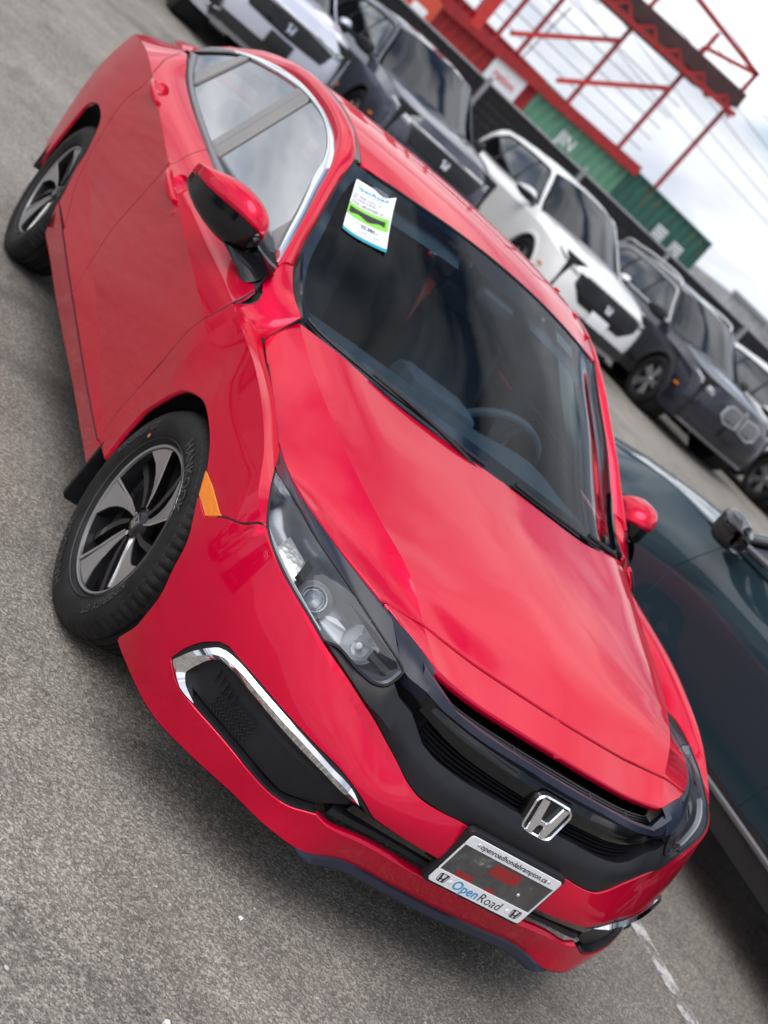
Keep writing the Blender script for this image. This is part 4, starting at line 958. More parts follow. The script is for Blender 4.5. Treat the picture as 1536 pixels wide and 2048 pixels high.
g = [[fl([u], [v+.02*u-.13], of)[0]*S_ for u in np.linspace(5.5, 7.9, 30)] for v, of in ((3.42, -.020), (3.50, -.010), (3.58, -.012), (3.62, -.024))]
MB().grid(g).obj('light_pipe', M['white'], lamps[0])
g = [[fl([u], [v], of)[0]*S_ for u in np.linspace(3.95, 4.5, 10)] for v, of in ((4.25, -.03), (4.35, -.018), (4.42, -.03), (4.6, -.03), (4.68, -.02), (4.75, -.034))]
MB().grid(g).obj('inner_fin', M['gloss'], lamps[0])
g = [[fl([u], [v], of)[0]*S_ for u in np.linspace(6.30, 6.52, 6)] for v, of in ((3.75, -.04), (4.1, -.022), (4.6, -.022), (4.9, -.04))]
MB().grid(g).obj('divider', M['gloss'], lamps[0])
for o in list(lamps[0].children):
    if o.name.split('.')[0] not in ('lamp_lens', 'lamp_housing'): mirror_copy(o, lamps[1])
# bright bead and black seal round the lamp
sl = hs; o = MB().tube([tuple(p) for p in fl(sl[:, 0], sl[:, 1], -.001)*S_], .0035, 6).obj('lamp_seal', M['dark'], lamps[0]); mirror_copy(o, lamps[1])
tu = np.linspace(2.6, 6.35, 60)     # hood edge in hood stations -> upper trim edge
A = HOOD.ev(np.minimum(tu, 6.0), np.full_like(tu, 6.0)); ex = tu > 6.0
A[ex] = np.array([HOOD.ev(6+(t-6)*1.0, 6.0-(t-6)*0.0)[0] for t in tu[ex]])
_d = np.r_[0, np.cumsum(np.linalg.norm(np.diff(A, axis=0), axis=1))]; A = np.array([[np.interp(t*_d[-1], _d, A[:, c]) for c in range(3)] for t in np.linspace(0, 1, 60)])
B2 = fl(arc2(hlt, 60)[:, 0], arc2(hlt, 60)[:, 1], 0)
B2[0] = A[0]*.2+B2[0]*.8
mid = (A+B2)/2; n_ = np.array([.25, .35, .9]); n_ = n_/np.linalg.norm(n_)
rows = [A-n_*.03, A-n_*.004+(B2-A)*.03, A*.75+B2*.25+n_*.004, A*.25+B2*.75+n_*.003, B2+n_*.001, B2-n_*.03]
o = MB().grid([r*S_ for r in rows]).obj('headlamp_trim', M['navy'], CAR, sharp=30); mirror_copy(o)
# short trim link between the lamp trim and the grille bar
e0 = A[-1]; e1 = B2[-1]
sA = [e0, HOOD.ev(7.0, 5.4)[0], HOOD.ev(7.0, 4.7)[0], HOOD.ev(7.0, 4.1)[0]]; sB = [e1, fl([3.75], [4.86], .0)[0], fl([3.45], [4.90], .002)[0], fl([3.2], [4.93], .003)[0]]
sA = spl(sA, 8); sB = spl(sB, 8)
rows = [sA-n_*.02, sA-n_*.003, sA*.7+sB*.3+n_*.004, sA*.3+sB*.7+n_*.006, sB, sB-n_*.03]
o = MB().grid([r*S_ for r in rows]).obj('trim_link', M['navy'], CAR, sharp=30); mirror_copy(o)
# gloss block under the link, closing the grille ends
g = [fl(np.linspace(2.9, 3.95, 14), v, of)*S_ for v, of in ((4.9, -.004), (4.6, -.02), (4.3, -.03), (4.0, -.05))]
o = MB().grid(g).obj('grille_end', M['gloss'], CAR); mirror_copy(o)
# --- amber side marker
lampuv = D['lamp']
for o in panel('side_marker', FENDER, [chain(lampuv)], M['amber'], CAR, 'both', ref=(0, 0, .45), off=.001, gap=.0005): pass
# --- wheels
def tyre_mesh(b, R=.3205, hw=.105, n=216):
    prof = [(.213, -hw*.72), (.222, -hw*.86), (.245, -hw*.99), (.268, -hw*1.02), (.290, -hw*.97), (.304, -hw*.90), (.3125, -hw*.80)]
    sho = [(.3175, -hw*.70), (R, -hw*.50)]
    gr = [(R, -.048), (R-.008, -.046), (R-.008, -.038), (R, -.036), (R, -.012), (R-.008, -.010), (R-.008, .002-.004), (R, .0)]
    half = prof+sho+[(R, -.052), (R-.008, -.049), (R-.008, -.040), (R, -.037), (R, -.017), (R-.008, -.014), (R-.008, -.006), (R, -.003)]
    full_ = half+[(r, -h) for r, h in half[::-1]]
    m = len(full_); rows = []
    for i, (r, h) in enumerate(full_):
        row = []
        for j in range(n):
            rr = r
            if abs(h) > hw*.62 and abs(h) <= hw*.91 and r > .30 and j % 3 == 0: rr = r-.0055
            if abs(h) <= hw*.62 and abs(h) >= .052 and j % 6 == 0: rr = r-.005
            a = 2*math.pi*j/n; row.append((rr*math.cos(a), rr*math.sin(a), h))
        rows.append(row)
    return rows
def ring_text(b, txt, size, r, h, a_mid, M4, flipdir=1):
    v, f = text_geo(txt, size, 'CENTER', True, 1.05)
    o = []
    for x, y, z in v:
        a = a_mid-flipdir*x/r; rr = r+flipdir*y; o.append(tuple(M4 @ Vector((rr*math.cos(a), rr*math.sin(a), h))))
    b.add(o, f)
def make_wheel(name, loc, steer, roll, face, letters=True):
    """face -1: outer face points to -y"""
    w = empty(name); w.parent = CAR; w.location = loc
    w.rotation_euler = (rad(90) if face < 0 else rad(-90), 0, 0)
    if steer: w.rotation_euler = (Matrix.Rotation(steer, 3, 'Z') @ Matrix.Rotation(rad(90) if face < 0 else rad(-90), 3, 'X')).to_euler()
    R4 = Matrix.Rotation(roll, 4, 'Z')
    b = MB().grid(tyre_mesh(None), closed=True); t = b.obj('tyre', M['rubber'], w, sharp=28)
    b = MB()
    for rr in (.226, .262, .297): b.lathe([(rr-.0012, .1015-(.006 if rr < .24 else .0 if rr < .28 else .008)), (rr, .1045-(.006 if rr < .24 else .0 if rr < .28 else .006)), (rr+.0012, .1015-(.006 if rr < .24 else .0 if rr < .28 else .009))], 96)
    if letters:
        ring_text(b, 'HANKOOK', .042, .264, .1078, rad(20), R4)
        ring_text(b, 'HANKOOK', .042, .264, .1078, rad(200), R4)
        ring_text(b, 'KINERGY GT', .030, .262, .1078, rad(-70), R4, 1)
        ring_text(b, 'KINERGY GT', .030, .262, .1078, rad(110), R4, 1)
    b.obj('sidewall_lettering', M['letter'], t, smooth=False)
    # rim: barrel and lip
    b = MB(); b.lathe([(.213, .078), (.2145, .083), (.211, .087), (.2055, .085), (.2045, .076)], 96); rim = b.obj('rim', M['alloy'], w, sharp=30)
    b = MB(); b.lathe([(.2045, .078), (.200, .02), (.196, -.05), (.205, -.09)], 96); b.obj('rim_barrel', M['alloydark'], rim)
    b = MB(); b.lathe([(.0, .012), (.10, .012), (.190, .018), (.200, .030)], 64); b.obj('rim_back', M['dark'], rim)
    b = MB(); b.lathe([(.204, .072), (.198, .052), (.188, .045), (.12, .040), (.05, .045), (0, .045)], 72)
    # machined petals, five of them, swept
    pb = MB(); db = MB(); eb = MB()
    for k in range(5):
        K = R4 @ Matrix.Rotation(2*math.pi*k/5, 4, 'Z')
        def pol(r, a): return (r*math.cos(rad(a)), r*math.sin(rad(a)))
        lead = [pol(r, a) for r, a in ((.040, -14), (.075, -10), (.11, -7), (.15, -4), (.185, -3), (.2035, -3))]
        rimarc = [pol(.2035, a) for a in (2, 7, 12, 17, 22, 27)]
        trail = [pol(r, a) for r, a in ((.188, 24), (.165, 18), (.135, 12.5), (.10, 8), (.07, 5), (.042, 3))]
        poly = lead+rimarc+trail
        top = [(p[0], p[1]) for p in poly]; n = len(top)
        def hgt(p):
            r = math.hypot(*p); return .056+.026*min(1, (r/.2))**1.6
        c = (sum(p[0] for p in top)/n, sum(p[1] for p in top)/n)
        ring0 = [tuple(K @ Vector((p[0], p[1], hgt(p)-.026))) for p in top]
        ring1 = [tuple(K @ Vector((p[0], p[1], hgt(p)-.003))) for p in top]
        ring2 = [tuple(K @ Vector((c[0]+(p[0]-c[0])*.93, c[1]+(p[1]-c[1])*.96, hgt(p)))) for p in top]
        db.grid([ring0, ring1], closed=True)
        pb.grid([ring1, ring2], closed=True); bb = len(pb.v); pb.add(ring2, [tuple(q) for q in _tess([Vector((p[0], p[1])) for p in top])])
        # dark secondary rib beside each petal
        rib = [pol(r, a) for r, a in ((.045, 16), (.09, 24), (.14, 33), (.198, 41), (.198, 47), (.14, 41), (.09, 35), (.045, 30))]
        db.prism(rib, .02, .060, K)
        edge = [pol(r, a) for r, a in ((.045, -16), (.09, -12.5), (.14, -8), (.200, -6.5), (.200, -4.2), (.14, -5), (.09, -8.5), (.045, -11))]
        ring_a = [tuple(K @ Vector((p[0], p[1], hgt(p)-.02))) for p in edge]; ring_b = [tuple(K @ Vector((p[0], p[1], hgt(p)+.004))) for p in edge]
        eb.grid([ring_a, ring_b], closed=True); eb.add(ring_b, [tuple(q) for q in _tess([Vector((p[0], p[1])) for p in edge])])
    eb.obj('spoke_edge', M['silver'], rim, sharp=25); pb.obj('spoke_face', M['alloy'], rim, sharp=25); db.obj('spoke_side', M['alloydark'], rim)
    b = MB(); b.lathe([(.0, .064), (.026, .064), (.031, .060), (.046, .050), (.050, .03)], 40); b.obj('hub_cap', M['alloydark'], rim)
    b = MB(); hlogo(b, R4 @ Matrix.Rotation(rad(-50), 4, 'Z'), .036, .064, .0655); b.obj('hub_badge', M['alloy'], rim, smooth=False)
    b = MB(); b.lathe([(0, -.02), (.13, -.02), (.135, 0), (.13, .015)], 40); b.obj('brake_disc', M['alloydark'], rim)
    if face < 0 and loc[0] > -1:
        b = MB(); b.lathe([(0, .001), (.006, .001), (.0065, 0)], 16, R4 @ Matrix.Translation((.240*math.cos(rad(100)), .240*math.sin(rad(100)), .1030))); b.obj('orange_dot', M['orange'], t)
    return w
make_wheel('wheel', (.018, -.765, .316), rad(2), rad(40), -1)
make_wheel('wheel', (-2.70, -.762, .318), 0, rad(20), -1)
make_wheel('wheel', (.018, .765, .316), rad(2), rad(20), 1, False)
make_wheel('wheel', (-2.70, .762, .318), 0, rad(75), 1, False)
# wheel wells and flaps
for cx, side in ((.02, -1), (.02, 1), (-2.70, -1), (-2.70, 1)):
    b = MB(); Mx = Matrix.Translation((cx, side*.50, .33)) @ Matrix.Rotation(rad(-90)*side, 4, 'X')
    rr = .385 if cx > -1 else .398
    b.lathe([(.05, .0), (rr, .0), (rr, .346 if cx > -1 else .372)], 40, Mx, 0, *((rad(-8), rad(188)) if side < 0 else (rad(172), rad(368)))); b.obj('wheel_liner', M['liner'], CAR)
for s in (-1, 1):
    b = MB(); b.prism(rrect(.085, .080, .235, .018), -.006, .006, Matrix.Translation((-.378, s*.832, .232)) @ Matrix.Rotation(rad(90), 4, 'Z') @ Matrix.Rotation(rad(90), 4, 'X'), bev=.003); b.obj('mud_flap', M['matte'], CAR)
# --- mirrors
def make_mirror(s, parent=None, d=(0, 0, 0), cap=None, low_m=None, arm=True):
    mr = empty('door_mirror'); mr.parent = parent or CAR
    sec = [(.806, -.600, -.690, .938, 1.012), (.822, -.568, -.700, .926, 1.044), (.86, -.545, -.708, .918, 1.067), (.90, -.555, -.722, .917, 1.074), (.94, -.600, -.745, .921, 1.068), (.972, -.655, -.772, .930, 1.054), (.996, -.715, -.802, .944, 1.038), (1.010, -.790, -.835, .962, 1.026)]
    S = spl([(c[0]+d[1], c[1]+d[0], c[2]+d[0], c[3]+d[2], c[4]+d[2]) for c in sec], 4); nn = 40
    # (shared by the other vehicles too)
    mirror_shell = None
    def ring(c):
        Y, xf, xb, z0, z1 = c; o = []
        for j in range(nn):
            a = 2*math.pi*j/nn; ca, sa = math.cos(a), math.sin(a)
            e = .72 if ca > 0 else .42
            o.append((.5*(xf+xb)+.5*(xf-xb)*math.copysign(abs(ca)**e, ca), s*Y, .5*(z0+z1)+.5*(z1-z0)*math.copysign(abs(sa)**.8, sa)))
        return o
    rows = [ring(c) for c in S]
    top = MB(); low = MB()
    ix_top = list(range(-2, nn//2+2))            # upper part: red cap
    ix_low = list(range(nn//2+1, nn-1))
    top.grid([[r[i % nn] for i in range(1, nn//2+1)] for r in rows])
    low.grid([[tuple(np.array(r[i % nn])*np.array([1, 1, 1])+np.array([-.004, 0, -.002])) for i in range(nn//2, nn+2)] for r in rows])
    cp_ = top.obj('mirror_cap', cap or M['red'], mr, sharp=45)
    cp_.modifiers.new('th', 'SOLIDIFY').thickness = .004
    lo_ = low.obj('mirror_base', low_m or M['gloss'], mr, sharp=45)
    # inner end and glass
    b = MB(); r0 = rows[0]; c = np.mean(np.array(r0), 0); b.add(r0+[tuple(c)], [(i, (i+1) % nn, nn) for i in range(nn)]); b.obj('inner_end', M['gloss'], mr)
    gl = []; 
    for c in S[2:-4]: Y, xf, xb, z0, z1 = c; gl.append([(xb-.001, s*Y, z0+.2*(z1-z0)*0+.012), (xb-.001, s*Y, z1-.012)])
    MB().grid(gl).obj('mirror_glass', M['silver'], mr, sharp=None)
    # arm down to the door
    if not arm:
        MB().tube([(-.56+d[0], s*(.84+d[1]-.06), .965+d[2]-.03), (-.60+d[0], s*(.86+d[1]), .955+d[2])], .034, 10).obj('mirror_arm', M['clad'], mr); return mr
    A = [(-.580, s*.895, .925), (-.555, s*.86, .935), (-.560, s*.83, .950), (-.580, s*.808, .965), (-.64, s*.808, .965), (-.685, s*.85, .945), (-.66, s*.895, .930)]
    Bq = [(-.490, s*.838, .893), (-.445, s*.832, .893), (-.420, s*.820, .915), (-.425, s*.790, .965), (-.52, s*.785, .968), (-.575, s*.800, .930), (-.545, s*.832, .900)]
    Mid = [tuple((np.array(a)*.45+np.array(b_)*.55)+np.array([.012, s*-.004, .0])) for a, b_ in zip(A, Bq)]
    b = MB().grid([spl(A, 4, True), spl(Mid, 4, True), spl(Bq, 4, True)], closed=True); b.obj('mirror_arm', M['gloss'], mr, sharp=50)
    place('mirror_foot', _foot, M['matte'], mr, s)
    # thin bright seam
    return mr
_foot = panel_data(FENDER, [chain(D['mfoot'])], ref=REF_S, off=.007, depth=.04, gap=0)
for s in (-1, 1): make_mirror(s)
# --- antenna pins / roof seams on the far edge
for k in range(4):
    x = -1.15-.32*k
    P = ROOF.ev(.9+.75*k, 2.97)[0]; MB().box((P[0], P[1], P[2]+.004), (.035, .012, .008), bev=.002).obj('roof_clip', M['red'], CAR)
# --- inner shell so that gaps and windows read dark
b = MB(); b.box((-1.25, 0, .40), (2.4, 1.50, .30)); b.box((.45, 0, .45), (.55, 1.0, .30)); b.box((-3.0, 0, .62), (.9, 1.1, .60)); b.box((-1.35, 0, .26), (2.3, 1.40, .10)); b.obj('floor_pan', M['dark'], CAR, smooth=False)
for s in (-1, 1):
    b = MB(); rows = []
    for v in (1.2, 2, 3, 4, 5, 5.7):
        uu = np.linspace(.3, 5.9, 30); P = SIDE.ev(uu, np.full(30, v)); P[:, 1] -= .06; P[:, 1] *= s; rows.append(P)
    b.grid(rows).obj('door_card', M['int'], CAR)
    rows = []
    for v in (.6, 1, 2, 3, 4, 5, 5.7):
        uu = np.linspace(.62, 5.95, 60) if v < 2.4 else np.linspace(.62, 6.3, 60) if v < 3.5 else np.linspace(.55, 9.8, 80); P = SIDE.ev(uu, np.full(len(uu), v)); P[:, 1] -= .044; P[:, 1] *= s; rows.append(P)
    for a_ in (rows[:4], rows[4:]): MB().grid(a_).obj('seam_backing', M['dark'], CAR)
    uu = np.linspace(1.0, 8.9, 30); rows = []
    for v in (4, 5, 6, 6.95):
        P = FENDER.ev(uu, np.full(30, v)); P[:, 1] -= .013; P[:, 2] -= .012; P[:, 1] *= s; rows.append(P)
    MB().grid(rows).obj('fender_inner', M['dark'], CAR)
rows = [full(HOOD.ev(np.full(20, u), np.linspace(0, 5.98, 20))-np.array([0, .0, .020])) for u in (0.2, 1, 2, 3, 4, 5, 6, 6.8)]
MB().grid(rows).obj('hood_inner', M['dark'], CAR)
rows = [full(ROOF.ev(np.full(14, u), np.linspace(0, 3, 14))-np.array([0, .0, .035])) for u in (0.15, 1, 2, 3, 4, 5)]
MB().grid(rows).obj('headliner', M['intlight'], CAR)
# --- cabin
ys = np.linspace(-.70, .70, 41)
def dash(x, z0, hump): return [(x-.10*(abs(y)/.7)**2, y, z0-.035*(abs(y)/.7)**2+hump*math.exp(-((y-.36)/.20)**2)) for y in ys]
b = MB().grid([dash(-.10, .88, 0), dash(-.25, .905, .004), dash(-.42, .925, .015), dash(-.56, .925, .035), dash(-.64, .900, .030), dash(-.68, .82, .0), dash(-.66, .65, 0)]); b.obj('dashboard', M['dash'], CAR, sharp=50)
b = MB(); ring = []; cS = Vector((-.83, .36, .845)); ax = Vector((-.90, 0, .42)).normalized(); a1 = Vector((0, 1, 0)); a2 = ax.cross(a1)
b.tube([cS+.185*(math.cos(t)*a1+math.sin(t)*a2) for t in np.linspace(0, 2*math.pi, 40, endpoint=False)], .016, 8, closed=True)
for t in (0, math.pi, -math.pi/2): b.tube([cS, cS+.18*(math.cos(t)*a1+math.sin(t)*a2)], .016, 6)
b.lathe([(0, .02), (.05, .018), (.065, 0), (.06, -.03)], 20, Matrix.Translation(cS) @ ax.to_track_quat('Z', 'Y').to_matrix().to_4x4()); b.obj('steering_wheel', M['int'], CAR)
def seat(x, y, w, back=True):
    st = empty('seat'); st.parent = CAR
    MB().box((x+.02, y, .46), (.52, w, .17), bev=.05).obj('cushion', M['int'], st, sharp=60)
    R_ = Matrix.Rotation(rad(-20), 3, 'Y')
    MB().box((x-.30, y, .80), (.14, w*.94, .64), bev=.05, rot=R_, taper=(.7, .78)).obj('backrest', M['int'], st, sharp=60)
    MB().box((x-.43, y, 1.17), (.09, .25, .17), bev=.04, rot=R_).obj('headrest', M['int'], st, sharp=60)
    MB().tube([(x-.40, y-.05, 1.04), (x-.42, y-.05, 1.14)], .007, 6).tube([(x-.40, y+.05, 1.04), (x-.42, y+.05, 1.14)], .007, 6).obj('headrest_post', M['silver'], st)
seat(-1.12, .37, .52); seat(-1.12, -.37, .52); seat(-2.05, -.36, .60); seat(-2.05, .36, .60)
MB().box((-.70, 0, .78), (.20, .30, .34), bev=.04).obj('centre_stack', M['int'], CAR)
rm = gpt(.0, 3.30, -.05); b = MB().box((rm[0]-.10, 0.0, rm[2]-.085), (.04, .27, .085), bev=.018, rot=Matrix.Rotation(rad(12), 3, 'Y')); b.tube([rm, (rm[0]-.09, 0, rm[2]-.06)], .012, 6); b.obj('rearview_mirror', M['dark'], CAR, sharp=60)
b = MB().box((rm[0]-.03, 0, rm[2]+.012), (.16, .14, .05), bev=.015, rot=Matrix.Rotation(rad(24), 3, 'Y')); b.obj('sensor_housing', M['int'], CAR)
for s in (-1, 1):
    g = [[gpt(s*u, v, -.045) for u in np.linspace(.75, 3.1, 10)] for v in (3.25, 3.6, 3.9)]; MB().grid(g).obj('sun_visor', M['int'], CAR)
    P = spl([(-1.18, s*.66, .75), (-1.30, s*.64, 1.05), (-1.42, s*.60, 1.27)], 8)
    g = [[(p[0]+dx, p[1], p[2]) for p in P] for dx in (.03, -.12)]; MB().grid(g).obj('centre_pillar', M['intlight'], CAR)
MB().box((-1.55, 0, 1.31), (.25, .2, .02), bev=.008).obj('dome_light', M['intlight'], CAR)

# --- paper price tag on the windshield
TG = empty('price_tag'); TG.parent = CAR
tA, tB, tC, tD = [np.array(p) for p in ((3.42, 3.50), (2.16, 3.62), (2.06, 2.15), (3.06, 2.21))]
def tg(a, b, off=.004):
    """a across, b down the tag, both 0..1"""
    q_ = (tA*(1-a)+tB*a)*(1-b)+(tD*(1-a)+tC*a)*b
    curl = .010*max(0, a-.72)**2*14*(1-b*.6)
    return gpt(-q_[0], q_[1], off+curl)
g = []
for b_ in np.linspace(0, 1, 16):
    a0 = 0.0; a1 = 1.0
    g.append([tg(a_, b_+(.085*math.sin(min(1, a_/.8)*math.pi) if b_ < .01 else 0)*.0 + (.10*math.exp(-((a_-.78)/.16)**2) if b_ < .01 else 0)) for a_ in np.linspace(a0, a1, 16)])
MB().grid(g).obj('tag_sheet', M['paper'], TG, sharp=None)
def tgtext(txt, size, a, b, m_, wscale=1.0, bold=False):
    v_, f_ = text_geo(txt, size, 'LEFT', bold); MB().add([tg(a+x*wscale/.135, b-y/.255, .0055) for x, y, z in v_], f_).obj('lettering', m_, TG, smooth=False)
tgtext('OpenRoad', .026, .14, .16, M['blueink'], .88, True); tgtext('TRUSTED', .011, .42, .235, M['blueink'], 1.0)
for k, (t_, b_) in enumerate((('YEAR  2020 CIVIC LX', .33), ('KMS   32,019 KMS', .40), ('STOCK  U8UAHA87191', .47))): tgtext(t_, .0115, .05, b_, M['ink'], .92)
for k in range(3): MB().grid([[tg(a_, .352+.07*k+d_, .005) for a_ in np.linspace(.06, .9, 8)] for d_ in (0, .004)]).obj('rule', M['ink'], TG, smooth=False)
MB().grid([[tg(a_, b_, .005) for a_ in np.linspace(.0, .97, 12)] for b_ in (.52, .56, .66, .715)]).obj('green_band', M['green'], TG, sharp=None)
MB().grid([[tg(a_, b_+.02*math.sin(a_*14)*(b_ > .6), .006) for a_ in np.linspace(.06, .9, 14)] for b_ in (.575, .66)]).obj('black_patch', M['ink'], TG, sharp=None)
tgtext('22,380.-', .017, .42, .79, M['ink'], .9, True); tgtext('plus hst and licensing', .009, .10, .76, M['blueink']); tgtext('see dealer for details', .008, .35, .87, M['ink']); tgtext('all prices in cad', .008, .42, .91, M['ink'])
MB().grid([[tg(a_, b_, .005) for a_ in np.linspace(.0, 1.0, 12)] for b_ in (.955, 1.0)]).obj('teal_edge', M['teal'], TG, sharp=None)

# --- added dark tubes just under the skin, standing in for shade in the shut lines
def dark_tube(L, P, w=.006, dep=.0075, name='seam_shade', flip=True):
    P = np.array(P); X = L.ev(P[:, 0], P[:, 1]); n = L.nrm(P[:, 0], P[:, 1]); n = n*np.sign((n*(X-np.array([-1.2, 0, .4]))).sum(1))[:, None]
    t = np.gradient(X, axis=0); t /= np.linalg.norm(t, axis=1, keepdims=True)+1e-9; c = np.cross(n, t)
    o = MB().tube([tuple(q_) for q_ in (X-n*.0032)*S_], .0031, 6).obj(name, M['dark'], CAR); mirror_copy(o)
dark_tube(SIDE, [p for p in cutA if p[1] < 5.6]); dark_tube(SIDE, [p for p in cutB if p[1] < 5.7]); dark_tube(SIDE, cutC)
dark_tube(SIDE, iso((.5, 1.03), (5.9, 1.03), 80), w=.005)
dark_tube(FENDER, iso((2.6, 6.97), (6.0, 6.97), 50), w=.007); dark_tube(FENDER, iso((6.0, 6.97), (7.05, 6.97), 14), w=.007)
dark_tube(FENDER, fen_rear[2:], w=.006)
dark_tube(FRONT, su('bump_seam', 4)[3:], w=.006)
hs_ = HOOD.ev(np.full(60, 6.005), np.linspace(0, 5.9, 60)); MB().grid([full(hs_+np.array([-.008, 0, -.0045])), full(hs_+np.array([.008, 0, -.0105]))]).obj('seam_shade', M['dark'], CAR, sharp=None)

_ro, _ri = spl(ro, 4), spl(ri, 4)
_in = np.array([0, -.030, -.022])
o = MB().grid([(_ro+_in*np.array([1, .6, .2]))*S_, ((_ro+_ri)/2+_in)*S_, (_ri+_in)*S_]).obj('pillar_lining', M['intlight'], CAR); mirror_copy(o)

# ---------------------------------------------------------------- sport utility vehicles: one set of surfaces
def _st(x, a): return [(x, y, z) for y, z in a]
SBODY = Loft([
 [(.90,0,.24),(.95,0,.42),(.965,0,.62),(.955,0,.80),(.86,0,.945)],
 [(.88,.35,.24),(.93,.35,.42),(.945,.35,.62),(.935,.35,.80),(.84,.35,.94)],
 [(.80,.62,.24),(.85,.63,.42),(.865,.63,.62),(.85,.62,.80),(.74,.60,.935)],
 [(.66,.78,.24),(.70,.81,.42),(.70,.815,.62),(.67,.80,.82),(.55,.73,.95)],
 [(.44,.86,.24),(.45,.90,.42),(.44,.905,.65),(.40,.885,.87),(.30,.79,.98)],
 _st(0, [(.88,.24),(.92,.42),(.928,.68),(.905,.92),(.81,1.025)]),
 _st(-.45, [(.88,.24),(.92,.42),(.922,.68),(.908,.94),(.83,1.055)]),
 _st(-1.0, [(.88,.24),(.918,.42),(.915,.68),(.91,.95),(.835,1.07)]),
 _st(-1.6, [(.88,.24),(.918,.42),(.915,.68),(.91,.965),(.83,1.085)]),
 _st(-2.2, [(.88,.24),(.918,.42),(.918,.68),(.91,.98),(.825,1.10)]),
 _st(-2.66, [(.88,.25),(.925,.44),(.932,.70),(.91,1.0),(.815,1.12)]),
 _st(-3.1, [(.86,.27),(.90,.45),(.905,.70),(.885,1.01),(.79,1.14)]),
 _st(-3.45, [(.78,.30),(.82,.46),(.82,.70),(.80,1.0),(.72,1.14)]),
 _st(-3.62, [(.0,.32),(.0,.46),(.0,.70),(.0,1.0),(.0,1.14)]),
], crease=(3,), mirror_u0=True)
SHOOD = Loft([
 [(-.36,0,1.105),(-.37,.30,1.10),(-.42,.60,1.085),(-.47,.72,1.075),(-.46,.825,1.055)],
 [(.0,0,1.075),(.0,.30,1.07),(-.02,.58,1.065),(-.02,.70,1.050),(-.01,.80,1.028)],
 [(.40,0,1.035),(.39,.30,1.03),(.36,.54,1.02),(.33,.66,1.005),(.29,.785,.985)],
 [(.70,0,.99),(.68,.30,.985),(.63,.50,.975),(.58,.62,.965),(.53,.725,.953)],
 [(.865,0,.945),(.845,.33,.942),(.76,.56,.94),(.70,.62,.938),(.64,.66,.945)],
], crease=(3,), mirror_v0=True)
SGLASS = Loft([
 [(-.36,0,1.09),(-.60,0,1.285),(-.86,0,1.475),(-1.08,0,1.605)],
 [(-.38,.30,1.085),(-.62,.28,1.275),(-.87,.26,1.465),(-1.08,.25,1.60)],
 [(-.46,.58,1.075),(-.68,.53,1.245),(-.92,.48,1.435),(-1.12,.46,1.578)],
 [(-.57,.745,1.065),(-.79,.70,1.22),(-1.00,.645,1.40),(-1.18,.60,1.55)],
], mirror_u0=True)
SROOF = Loft([
 [(-1.08,0,1.605),(-1.08,.25,1.60),(-1.12,.46,1.58),(-1.18,.605,1.552)],
 [(-1.5,0,1.655),(-1.5,.25,1.65),(-1.5,.46,1.635),(-1.5,.61,1.605)],
 [(-2.1,0,1.668),(-2.1,.25,1.664),(-2.1,.46,1.65),(-2.1,.61,1.625)],
 [(-2.8,0,1.645),(-2.8,.25,1.64),(-2.8,.46,1.628),(-2.8,.60,1.605)],
 [(-3.3,0,1.585),(-3.3,.25,1.58),(-3.3,.46,1.57),(-3.28,.58,1.55)],
 [(-3.60,0,1.16),(-3.60,.30,1.16),(-3.58,.55,1.155),(-3.45,.70,1.145)],
], mirror_v0=True)
SDLO = Loft([
 [(-.45,.828,1.05),(-.66,.775,1.165),(-.93,.690,1.37),(-1.20,.612,1.56)],
 [(-1.0,.835,1.068),(-1.05,.785,1.23),(-1.15,.71,1.42),(-1.32,.622,1.59)],
 [(-1.6,.83,1.085),(-1.6,.785,1.25),(-1.6,.715,1.45),(-1.6,.625,1.612)],
 [(-2.2,.825,1.10),(-2.2,.785,1.26),(-2.2,.72,1.46),(-2.2,.622,1.625)],
 [(-2.8,.805,1.125),(-2.8,.765,1.28),(-2.8,.70,1.46),(-2.8,.612,1.61)],
 [(-3.45,.72,1.145),(-3.42,.69,1.29),(-3.36,.65,1.44),(-3.28,.59,1.555)],
])
def upos(x, L=SBODY): return float(np.interp(-x, [-.44, 0, .45, 1.0, 1.6, 2.2, 2.66, 3.1, 3.45], [4, 5, 6, 7, 8, 9, 10, 11, 12]))
def uv_xz(x, z):
    """(station, row) of the body side at x, z"""
    u = upos(x); P = SBODY.rows(np.array([u]))[:, 0]; return (u, float(np.interp(z, P[:, 2], range(5))))
def xz(*pts): return [uv_xz(*p) for p in pts]
def arch(cx, r, a0, a1, n=18): return [uv_xz(cx+r*math.cos(rad(a)), .37+r*math.sin(rad(a))) for a in np.linspace(a0, a1, n)]
RK = dict(ref=(-1.3, 0, .6), step=.07, bstep=.05)
iu = lambda a, b, n=20: iso(a, b, n)
